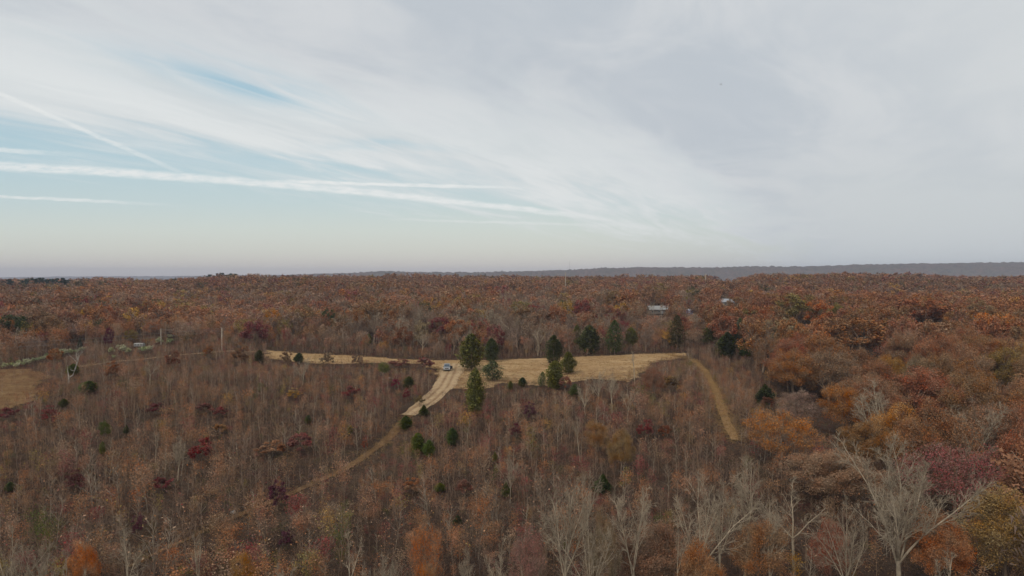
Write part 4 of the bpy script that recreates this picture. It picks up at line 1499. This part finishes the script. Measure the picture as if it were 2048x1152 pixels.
# dry grass standing in the field and at the edges of the tracks
gx = np.concatenate([rng.uniform(min(p[0] for p in FIELD), max(p[0] for p in FIELD), 26000), *[c[0] + rng.randn(60) * 1.6 for c in resample(TRACK, 1.0)], *[c[0] + rng.randn(14) * 1.4 for c in resample(WORN, 1.0)]])
gy = np.concatenate([rng.uniform(min(p[1] for p in FIELD), max(p[1] for p in FIELD), 26000), *[c[1] + rng.randn(60) * 1.6 for c in resample(TRACK, 1.0)], *[c[1] + rng.randn(14) * 1.4 for c in resample(WORN, 1.0)]])
m = (on_field(gx, gy) & (patch(gx, gy, 6, .4) + rng.rand(len(gx)) > .2) & (dist_line(gx, gy, TRAIL) > 2.6)) | (np.arange(len(gx)) >= 26000)
gx, gy = gx[m], gy[m]
n = len(gx)
r = np.random.RandomState(470)
k = 7
c = np.stack([r.randn(k) * .16, r.randn(k) * .16, .1 + .1 * r.rand(k)], -1)
lv, lt, j = leaves(r, c, .2, tri=True, lean=np.array([[0, 0, 1.6]]), asp=.12)
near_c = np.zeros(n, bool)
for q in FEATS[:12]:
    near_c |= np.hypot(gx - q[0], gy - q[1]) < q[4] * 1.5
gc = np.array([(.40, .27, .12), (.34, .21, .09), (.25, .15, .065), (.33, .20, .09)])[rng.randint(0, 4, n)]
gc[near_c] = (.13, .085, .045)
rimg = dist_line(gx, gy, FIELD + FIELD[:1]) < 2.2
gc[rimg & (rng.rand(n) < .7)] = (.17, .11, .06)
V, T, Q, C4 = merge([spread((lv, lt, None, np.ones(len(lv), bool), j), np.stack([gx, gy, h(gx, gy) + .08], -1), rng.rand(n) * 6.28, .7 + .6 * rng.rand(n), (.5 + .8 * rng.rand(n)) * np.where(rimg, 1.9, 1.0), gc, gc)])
tag(obj('dry_grass', mesh_np('dry_grass', V, T, Q, M_MASS, {'tint': ('FLOAT_COLOR', C4)})), 'tufts of dry tan grass in the field and along the tracks', None, None, 'stuff')

# ------------------------------------------------------------------ cedars and bushes one by one
def cedar_proto(seed, **kw):
    (V, Q), (lv, lq, j) = cedar_shape(seed, **kw)
    return proto('cedar_tree', {'trunk': src('trunk', mesh_np('trunk', V, Q=Q, mat=M_BARK)), 'crown': src('crown', mesh_np('crown', lv, Q=lq, mat=M_LEAF, attrs={'jit': ('FLOAT', j)}))})


CED = {'oval': [cedar_proto(500 + i, kind='oval') for i in range(3)], 'column': [cedar_proto(510 + i, kind='column') for i in range(3)],
       'cone': [cedar_proto(520 + i, kind='cone', n=3200, spray=.3) for i in range(3)],
       'thin': [cedar_proto(530 + i, kind='oval', n=2500, spray=.24) for i in range(2)]}
for k, (px, b, t, w, kind, c, lab) in enumerate(CEDARS):
    p, H, rad = on_ground(px, b, t, w)
    pr = CED[kind][k % len(CED[kind])]
    s = rad / 2.3 * (1.12 if kind == 'column' else 1.0)
    c = tuple(np.array(c) * (1.3 if c[1] < .08 else 1.25) * (1.2 if H < 4 else 1.0) * np.array([1.3 if c[0] < .06 else 1.08, 1, .72]))
    place(pr, p, k * 2.4, (s, s, H / 10), {'trunk': BARKP, 'crown': c}, lab, 'conifer', 'cedars and pines')

bush = [oak_proto(600 + i, 'bushy_tree', H=6, rad=1.9, n_lobe=30, per=90, leaf=.13, twigs=4) for i in range(3)]
for k, (px, b, t, w, c, lab) in enumerate(BUSHES):
    p, H, rad = on_ground(px, b, t, w)
    s = rad / 1.9
    place(bush[k % 3], p, k * 1.3, (s, s, H / 6), {'trunk': BARKP, 'crown': c}, lab, 'small tree', 'bushy autumn trees among the saplings')

# pale green bushes along the wood edge on the left
pale = []
for i in range(3):
    (V, Q), (lv, lq, j) = [q[0] if len(q) == 1 else q for q in shrub_shape(620 + i, H=2.0, rad=1.4, n=520, leaf=.16)]
    pale.append(proto('pale_bush', {'stems': src('stems', mesh_np('stems', V, Q=Q, mat=M_BARK)), 'foliage': src('foliage', mesh_np('foliage', lv, Q=lq, mat=M_LEAF, attrs={'jit': ('FLOAT', j)}))}))
for k, (px, b, w) in enumerate(PB):
    p, H, rad = on_ground(px, b, b - w * 1.0, w)
    s = rad / 1.4
    near = ['camper trailer' if px > 200 else 'dark wood edge']
    ordn = ['first', 'second', 'third', 'fourth', 'fifth', 'sixth', 'seventh', 'eighth', 'ninth', 'tenth', 'eleventh', 'twelfth', 'thirteenth', 'fourteenth', 'fifteenth']
    lab = f'pale cream green bush, {ordn[k]} from the left end of the row' if k < 15 else f'pale yellow green bush, {ordn[k - 15]} from the left around the camper trailer'
    place(pale[k % 3], p, k, (s, s, H / 2), {'stems': BARKP, 'foliage': [(.40, .39, .21), (.32, .34, .16), (.48, .46, .29)][k % 3]}, lab, 'bush', 'pale bushes at the wood edge')

# pines that stand dark on the skyline
pine = [oak_proto(540 + i, 'pine_tree', H=10, rad=2.6, n_lobe=16, per=40, leaf=.5, twigs=1) for i in range(3)]
for pr in pine:
    pr['name'] = 'pine_tree'
PINES = [(418, 549), (428, 548), (436, 547), (443, 546), (452, 546), (462, 547), (471, 548), (486, 549), (78, 556), (88, 556), (99, 555), (112, 557), (128, 556), (45, 558), (60, 557), (20, 559), (140, 558)]
for k, (px, t) in enumerate(PINES):
    Y = 1000 + 14 * (k * 5 % 7) if k < 8 else 760 + 12 * (k * 3 % 7)
    x, z, H, _ = put_big(px, t, Y, 10)
    H = min(H, 24)
    ordn = ['leftmost', 'second', 'third', 'fourth', 'fifth', 'sixth', 'seventh', 'eighth', 'ninth']
    rank = sorted(q[0] for q in (PINES[:8] if k < 8 else PINES[8:])).index(px)
    lab = f'dark green pine on the skyline, {ordn[rank]} in the ' + ('small clump above the utility pole' if k < 8 else 'band at the left edge')
    place(pine[k % 3], (x, Y, z), k * 1.9, (1.9 + .3 * (k % 3), 2.1, H / 10), {'trunk': BARKP, 'crown': (.03, .052, .026)}, lab, 'pine', 'dark pines on the skyline')

# the white snag on the left
r = np.random.RandomState(33)
p = G(138, 768)
H = 72 / FPX * p[1]
u = p[1] / FPX
snag = empty('dead_snag', p)
tag(snag, 'white dead snag with a crooked forked trunk rising from saplings on the left', 'dead tree')
t1 = (np.array([(0, 0, -.3), (0, 0, 1.3), (-.1, 0, 2.2)]), np.array([.26, .22, .15]))
f2 = (np.array([(-.05, 0, 1.5), (.9, .1, 2.1), (1.5, 0, 3.6), (2.3, .2, 6.2)]), np.array([.17, .15, .13, .09]))
f1 = (np.array([(-.1, 0, 2.1), (-.35, .1, 3.2), (-.3, .1, 4.6)]), np.array([.12, .07, .03]))
V, Q = tubes([t1], lambda q: 7)
o = obj('trunk', mesh_np('trunk', V, Q=Q, mat=M_BARK), snag); o.color = (.52, .47, .40, 1)
bl = [f1, f2, (np.array([(1.25, 0, 3.2), (.6, .1, 3.3), (.25, .1, 3.7)]), np.array([.07, .05, .02]))]
for q in range(9):
    p0, d0, _ = along(f2, .75 + .25 * r.rand())
    L = 1.5 + 3.5 * r.rand()
    b = limb(r, p0, (r.uniform(-.5, .55), r.uniform(-.4, .4), 1), L, .06, .02, 5, .16, .03)
    bl.append(b)
    for _ in range(4):
        p1, d1, _ = along(b, .3 + .7 * r.rand())
        bl.append(limb(r, p1, tilt(r, d1, .6), .5 + r.rand(), .02, .008, 3, .15))
V, Q = tubes(bl, lambda q: 6 if q > .08 else 4)
o = obj('branches', mesh_np('branches', V, Q=Q, mat=M_BARK), snag); o.color = (.50, .45, .38, 1)

# ------------------------------------------------------------------ things made by people
class MB:
    def __init__(self):
        self.b = bmesh.new()

    def box(self, c, s, bev=0.0, rot=None, top=None):
        g = bmesh.ops.create_cube(self.b, size=1.0)
        vs = g['verts']
        for v in vs:
            k = top if (top and v.co.z > 0) else (1, 1, 0, 0)
            x, y, z = v.co
            v.co = Vector((x * s[0] * k[0] + (k[2] if top and z > 0 else 0), y * s[1] * k[1] + (k[3] if top and z > 0 else 0), z * s[2]))
            if rot:
                v.co.rotate(rot)
            v.co += Vector(c)
        if bev > 0:
            es = list({e for v in vs for e in v.link_edges})
            bmesh.ops.bevel(self.b, geom=es, offset=bev, segments=2, affect='EDGES', profile=.6)
        return self

    def cyl(self, c, r, L, axis='X', seg=20, r2=None):
        g = bmesh.ops.create_cone(self.b, cap_ends=True, segments=seg, radius1=r, radius2=r if r2 is None else r2, depth=L)
        for v in g['verts']:
            x, y, z = v.co
            v.co = Vector((z, y, x) if axis == 'X' else (x, z, y) if axis == 'Y' else (x, y, z)) + Vector(c)
        return self

    def prism(self, pts, x0, x1, bev=0.0):
        """a closed outline in y,z pushed out along x"""
        a = [self.b.verts.new((x0, p[0], p[1])) for p in pts]
        d = [self.b.verts.new((x1, p[0], p[1])) for p in pts]
        n = len(pts)
        fs = [self.b.faces.new(a[::-1]), self.b.faces.new(d)]
        for i in range(n):
            fs.append(self.b.faces.new((a[i], a[(i + 1) % n], d[(i + 1) % n], d[i])))
        if bev:
            es = list({e for f in fs for e in f.edges})
            bmesh.ops.bevel(self.b, geom=es, offset=bev, segments=2, affect='EDGES')
        return self

    def quad(self, pts):
        self.b.faces.new([self.b.verts.new(p) for p in pts])
        return self

    def build(self, name, mat, parent=None):
        bmesh.ops.recalc_face_normals(self.b, faces=self.b.faces)
        me = bpy.data.meshes.new(name)
        self.b.to_mesh(me)
        self.b.free()
        me.materials.append(mat)
        return obj(name, me, parent)


M_WHITE = paint('white_paint', (.27, .275, .28), .35, 0, .08)
M_GLASS = paint('dark_glass', (.06, .085, .11), .06, 0, .05, .8)
M_TYRE = paint('tyre_rubber', (.02, .02, .021), .8)
M_CHROME = paint('bright_metal', (.75, .76, .77), .25, .9, .05)
M_BLACK = paint('black_plastic', (.02, .021, .023), .6)
M_LAMP = paint('lamp_glass', (.75, .76, .74), .1, 0, .05, .8)
M_WOODP = paint('weathered_wood', (.50, .42, .33), .85, 0, .15)
M_WIRE = paint('wire', (.30, .27, .25), .6)
M_SIDING = paint('brown_siding', (.16, .125, .10), .8, 0, .1)
M_ROOF = paint('white_metal_roof', (.31, .30, .28), .45, 0, .08)
M_DARK = paint('dark_window', (.03, .035, .04), .1)
M_BLUE = paint('blue_panel', (.13, .18, .33), .6, 0, .1)
M_PALEB = paint('pale_blue_panel', (.46, .53, .66), .6, 0, .06)
M_GREYW = paint('galvanised', (.45, .46, .48), .5, .4, .1)

# the white pickup, nose towards the camera
p = G(894, 741)
car = empty('pickup_truck', (p[0], p[1], p[2] + .12), R(4), (.95, .95, .95))
tag(car, 'white pickup truck facing down the dirt track, parked where it leaves the field', 'pickup truck')
# body frame: x across, -y to the nose
side = [(-2.75, .45), (-2.80, .95), (-2.62, 1.08), (-1.25, 1.16), (-1.2, 1.16), (2.75, 1.16), (2.78, .55), (2.6, .42)]
body = MB().prism(side, -.96, .96, .05)
body.build('body', M_WHITE, car)
cabp = [(-1.28, 1.13), (-.62, 1.80), (-.3, 1.86), (.95, 1.86), (1.25, 1.72), (1.42, 1.13)]
cb = MB()
cb.prism(cabp, -.82, .82, .05)
cab = cb.build('cab', M_WHITE, car)
MB().quad([(-.74, -1.235, 1.205), (.74, -1.235, 1.205), (.68, -.685, 1.765), (-.68, -.685, 1.765)]).build('windshield', M_GLASS, cab)
for s in (-1, 1):
    MB().quad([(s * .828, -.98, 1.22), (s * .828, .15, 1.22), (s * .828, .15, 1.74), (s * .828, -.55, 1.74)]).build('side_window', M_GLASS, cab)
MB().quad([(-.7, 1.418, 1.22), (.7, 1.418, 1.22), (.64, 1.288, 1.66), (-.64, 1.288, 1.66)]).build('rear_window', M_GLASS, cab)
gr = MB().box((0, -2.80, .80), (1.15, .05, .28), .015).build('grille', M_BLACK, car)
bl = MB()
for k in range(4):
    bl.box((0, -2.832, .70 + k * .065), (1.1, .02, .018))
bl.build('slat', M_CHROME, gr)
for s in (-1, 1):
    MB().box((s * .74, -2.79, .84), (.30, .06, .20), .02).build('headlight', M_LAMP, car)
    MB().box((s * 1.08, -1.02, 1.26), (.22, .12, .20), .03).build('mirror', M_BLACK, car)
    for yy in (-1.75, 1.75):
        MB().cyl((s * .86, yy, .36), .40, .27, 'X', 24).build('wheel', M_TYRE, car)
        w = car.children[-1]
        MB().cyl((s * 1.0, yy, .36), .23, .03, 'X', 16).build('rim', M_CHROME, w)
MB().box((0, -2.90, .55), (1.86, .18, .22), .05).build('bumper', M_WHITE, car)
bed = MB()
bed.box((0, 1.45 + .66, 1.168), (1.6, 1.1, .012))
bed.build('bed_cover', M_BLACK, car)
dr = MB()
dr.box((1.28, -.62, .92), (.95, .07, .85), .03, None)
door = dr.build('door', M_BLACK, car)
door.rotation_euler = (0, 0, R(-8))
MB().box((0, 0, 1.878), (1.2, 1.0, .02), .006).build('roof', M_WHITE, cab)

# small pale thing near the pole and the camper
p = camper_p
s = 19.5 / FPX * p[1] / 5.2
camp = empty('camper_trailer', (p[0], p[1], p[2] + .2), R(-8), (s, s, s))
tag(camp, 'white camper trailer among pale bushes at the wood edge on the left', 'trailer')
prof = [(-1.1, .55), (-1.15, 1.9), (-.9, 2.3), (.9, 2.3), (1.15, 1.9), (1.1, .55)]
MB().prism(prof, -2.6, 2.6, .08).build('body', M_ROOF, camp)
for x in (-1.6, 0.2, 1.7):
    MB().box((x, -1.142, 1.50), (.8, .04, .5), .01).build('window', M_DARK, camp)
MB().box((-.65, -1.14, 1.25), (.6, .03, 1.3), .01).build('door', M_WHITE, camp)
MB().box((0, -1.145, 1.0), (5.0, .02, .10)).build('stripe', M_GREYW, camp)
for yy in (-.95, .95):
    MB().cyl((-.3, yy, .30), .33, .2, 'Y', 18).build('wheel', M_TYRE, camp)
MB().box((3.0, 0, .5), (.9, .12, .1)).build('hitch', M_BLACK, camp)
MB().box((.6, 0, 2.36), (.7, .6, .14), .03).build('roof_vent', M_WHITE, camp)


def pole(px, base, top, label, arm=0.0, name='utility_pole', rad=.16, depth=None, transformer=False):
    if depth is None:
        p = G(px, base)
    else:
        d = ray(px, base)
        p = np.array([d[0] * depth / d[1], depth, 0.0])
        p[2] = float(h(p[0], p[1]))
    k = p[1] / ray(px, top)[1]
    H = CAM_Z + ray(px, top)[2] * k - p[2]
    e = empty(name, p)
    tag(e, label, 'utility pole', 'utility poles')
    MB().cyl((0, 0, H / 2 - .4), rad, H + .8, 'Z', 10, rad * .72).build('shaft', M_WOODP, e)
    if arm:
        MB().box((0, 0, H - .5), (arm, .12, .12), .01).build('crossarm', M_WOODP, e)
        for q in (-.42, .42):
            MB().cyl((q * arm, 0, H - .36), .05, .18, 'Z', 8).build('insulator', M_GREYW, e)
    else:
        MB().cyl((0, 0, H + .06), .05, .18, 'Z', 8).build('insulator', M_GREYW, e)
    return p + np.array([0, 0, H])


t1 = pole(444, 701, 656, 'tall pale utility pole beside the dirt road left of the field', rad=.24)
t2 = pole(322, 690, 658, 'short pale utility pole between the camper trailer and the tall pole', rad=.22)
pole(1411, 575, 548, 'far pale utility pole rising from the wood before the ridge', depth=640, rad=.42)
pole(1131, 572, 545, 'far pale utility pole in the wood below the radio mast', depth=620, rad=.36)
t3 = np.array([-205.0, 152.0, float(h(-205, 152)) + 8.5])
for k, (a, b, lab) in enumerate([(t1, t3, 'thin upper power line running left from the tall utility pole'), (t1 - np.array([0, 0, 1.1]), t3 - np.array([0, 0, 1.4]), 'thin lower power line running left from the tall utility pole'),
                                (t2, t1 - np.array([0, 0, .6]), 'thin power line strung between the two utility poles')]):
    f = np.linspace(0, 1, 24)[:, None]
    pts = a * (1 - f) + b * f
    pts[:, 2] -= (4 * f * (1 - f))[:, 0] * (1.6 if k < 2 else .7)
    V, Q = tubes([(pts, np.full(24, .022))], lambda q: 4)
    tag(obj('power_line', mesh_np('power_line', V, Q=Q, mat=M_WIRE)), lab, 'power line', 'power lines')

# the house with the white roof
def house(p, W, D, wall_h, roof_h, rz, label, roofmat, wallmat, porch=True):
    e = empty('house', p, rz)
    tag(e, label, 'house')
    MB().box((0, 0, wall_h / 2 - .2), (W, D, wall_h + .4)).build('wall', wallmat, e)
    rf = MB()
    rf.prism([(-D / 2 - .5, wall_h - .02), (-.02, wall_h + roof_h), (.02, wall_h + roof_h), (D / 2 + .5, wall_h - .02), (D / 2 + .5, wall_h + .1 - .02), (0, wall_h + roof_h + .14), (-D / 2 - .5, wall_h + .1 - .02)][::1], -W / 2 - .4, W / 2 + .4)
    roof = rf.build('roof', roofmat, e)
    sm_ = MB()
    for k in range(int(W / 1.2)):
        x = -W / 2 + .6 + k * 1.2
        L = math.hypot(D / 2 + .5, roof_h)
        a = math.atan2(roof_h, D / 2 + .5)
        from mathutils import Euler
        sm_.box((x, -(D / 4 + .25), wall_h + roof_h / 2 + .14), (.06, L * .96, .05), 0, Euler((a, 0, 0)))
    sm_.build('seam', M_GREYW, roof)
    MB().box((W * .22, .6, wall_h + roof_h + .1), (.5, .5, .9), .02).build('chimney', M_SIDING, roof)
    for k in range(3):
        x = -W * .34 + k * W * .32
        w = MB().box((x, -D / 2 - .03, wall_h * .58), (1.1, .06, 1.0)).build('window', M_WHITE, e)
        MB().box((x, -D / 2 - .075, wall_h * .58), (.95, .03, .85)).build('pane', M_DARK, w)
    d = MB().box((W * .12, -D / 2 - .03, 1.0), (.95, .06, 2.0), .01).build('door', M_WHITE, e)
    MB().cyl((W * .12 + .35, -D / 2 - .09, 1.0), .04, .06, 'Y', 8).build('handle', M_CHROME, d)
    if porch:
        MB().box((0, -D / 2 - 1.2, .35), (W * .9, 2.2, .12)).build('porch_deck', M_SIDING, e)
        rl = MB()
        for k in range(15):
            rl.box((-W * .44 + k * W * .88 / 14, -D / 2 - 2.2, .85), (.08, .08, .9))
        rl.box((0, -D / 2 - 2.2, 1.33), (W * .9, .1, .08))
        rl.build('railing', M_ROOF, e)
    return e


p = house_p
house(p, 40 / FPX * p[1], 6.5, 2.7, 2.2, R(4), 'house with a bright white metal roof half hidden behind bare trees', M_ROOF, M_SIDING)
p = house2_p
house(p, 36 / FPX * p[1], 7.0, 2.8, 2.2, R(-10), 'far pale house almost hidden by trees right of the blue shed', M_GREYW, M_ROOF, False)
p = shed_p
sh = empty('shed', p, R(20))
tag(sh, 'small blue shed with a pale blue end wall right of the white roofed house', 'shed')
MB().box((0, 0, 1.1), (2.8, 3.2, 2.4)).build('wall', M_BLUE, sh)
MB().box((-1.2, -1.64, 1.3), (1.4, .06, 2.8), .01).build('door', M_PALEB, sh)
MB().prism([(-1.9, 2.3), (0, 3.1), (1.9, 2.3), (1.9, 2.38), (0, 3.2), (-1.9, 2.38)], -1.6, 1.6).build('roof', M_PALEB, sh)

# the mast on the ridge, guyed lattice
Y = 3500.0
d = ray(1139, 522)
top = CAM_Z + d[2] * Y / d[1]
mx = d[0] * Y / d[1]
mast = empty('radio_mast', (mx, Y, -60))
tag(mast, 'thin grey radio mast standing on the distant ridge', 'mast')
H = top + 60
lat = []
for a in range(3):
    cx, cy = .42 * math.cos(a * 2.094), .42 * math.sin(a * 2.094)
    lat.append((np.array([(cx, cy, 0), (cx, cy, H)]), np.array([.14, .14])))
for k in range(int(H / 3)):
    for a in range(3):
        b = (a + 1) % 3
        lat.append((np.array([(.42 * math.cos(a * 2.094), .42 * math.sin(a * 2.094), k * 3), (.42 * math.cos(b * 2.094), .42 * math.sin(b * 2.094), k * 3 + 3)]), np.array([.06, .06])))
V, Q = tubes(lat, lambda q: 4)
obj('lattice', mesh_np('lattice', V, Q=Q, mat=M_WIRE), mast)
gy_ = []
for a in range(3):
    for f in (.55, .95):
        gy_.append((np.array([(0, 0, H * f), (45 * math.cos(a * 2.094 + .5), 45 * math.sin(a * 2.094 + .5), 40)]), np.array([.03, .03])))
V, Q = tubes(gy_, lambda q: 3)
obj('guy_wires', mesh_np('guy_wires', V, Q=Q, mat=M_WIRE), mast)

# a bird far up on the right
d = ray(1442, 169)
Y = 210.0
bird = MB()
bird.box((0, 0, 0), (.14, .5, .13), .05)
body = bird.build('bird', M_WIRE)
body.scale = (.75, .75, .75)
body.location = (d[0] * Y / d[1], Y, CAM_Z + d[2] * Y / d[1])
body.rotation_euler = (0, 0, R(80))
tag(body, 'tiny dark bird gliding high in the grey sky', 'bird')
for s in (-1, 1):
    w = MB()
    w.quad([(s * .05, -.16, .05), (s * .45, -.20, .16), (s * .95, .02, .10), (s * .45, .12, .15), (s * .05, .16, .05)])
    wm = w.build('wing', M_BLACK, body)
tl = MB()
tl.quad([(-.05, .28, 0), (.05, .28, 0), (.12, .6, .02), (-.12, .6, .02)])
tl.build('tail', M_BLACK, body)

# scattered pale limestone bits near the end of the trail and by the pole
rk = np.random.RandomState(88)
for k, (px, py, s, lab) in enumerate([(777, 757, .55, 'white rock beside the lime green tree'), (439, 702, .5, 'white rock at the foot of the tall utility pole'), (466, 1027, .4, 'pale rock at the edge of the worn trail')]):
    q = G(px, py)
    b = bmesh.new()
    bmesh.ops.create_icosphere(b, subdivisions=2, radius=s)
    for v in b.verts:
        v.co *= 1 + rk.uniform(-.18, .18)
        v.co.z *= .7
    me = bpy.data.meshes.new('rock')
    b.to_mesh(me); b.free()
    me.materials.append(M_ROOF)
    o = obj('rock', me)
    o.location = q
    tag(o, lab, 'rock')

# ------------------------------------------------------------------ the air
hz = MB()
hz.box((0, 4600, 20), (22000, 10600, 260))
me_m = bpy.data.materials.new('haze')
me_m.use_nodes = True
g = NT(me_m.node_tree)
out = g.n('ShaderNodeOutputMaterial')
pv = g.n('ShaderNodeVolumePrincipled')
pv.inputs['Color'].default_value = (.74, .79, .95, 1)
pv.inputs['Density'].default_value = 0.00012
pv.inputs['Anisotropy'].default_value = 0.0
g.t.links.new(pv.outputs[0], out.inputs['Volume'])
haze = hz.build('haze', me_m)
tag(haze, 'thin bluish haze lying over the woods', None, None, 'stuff')
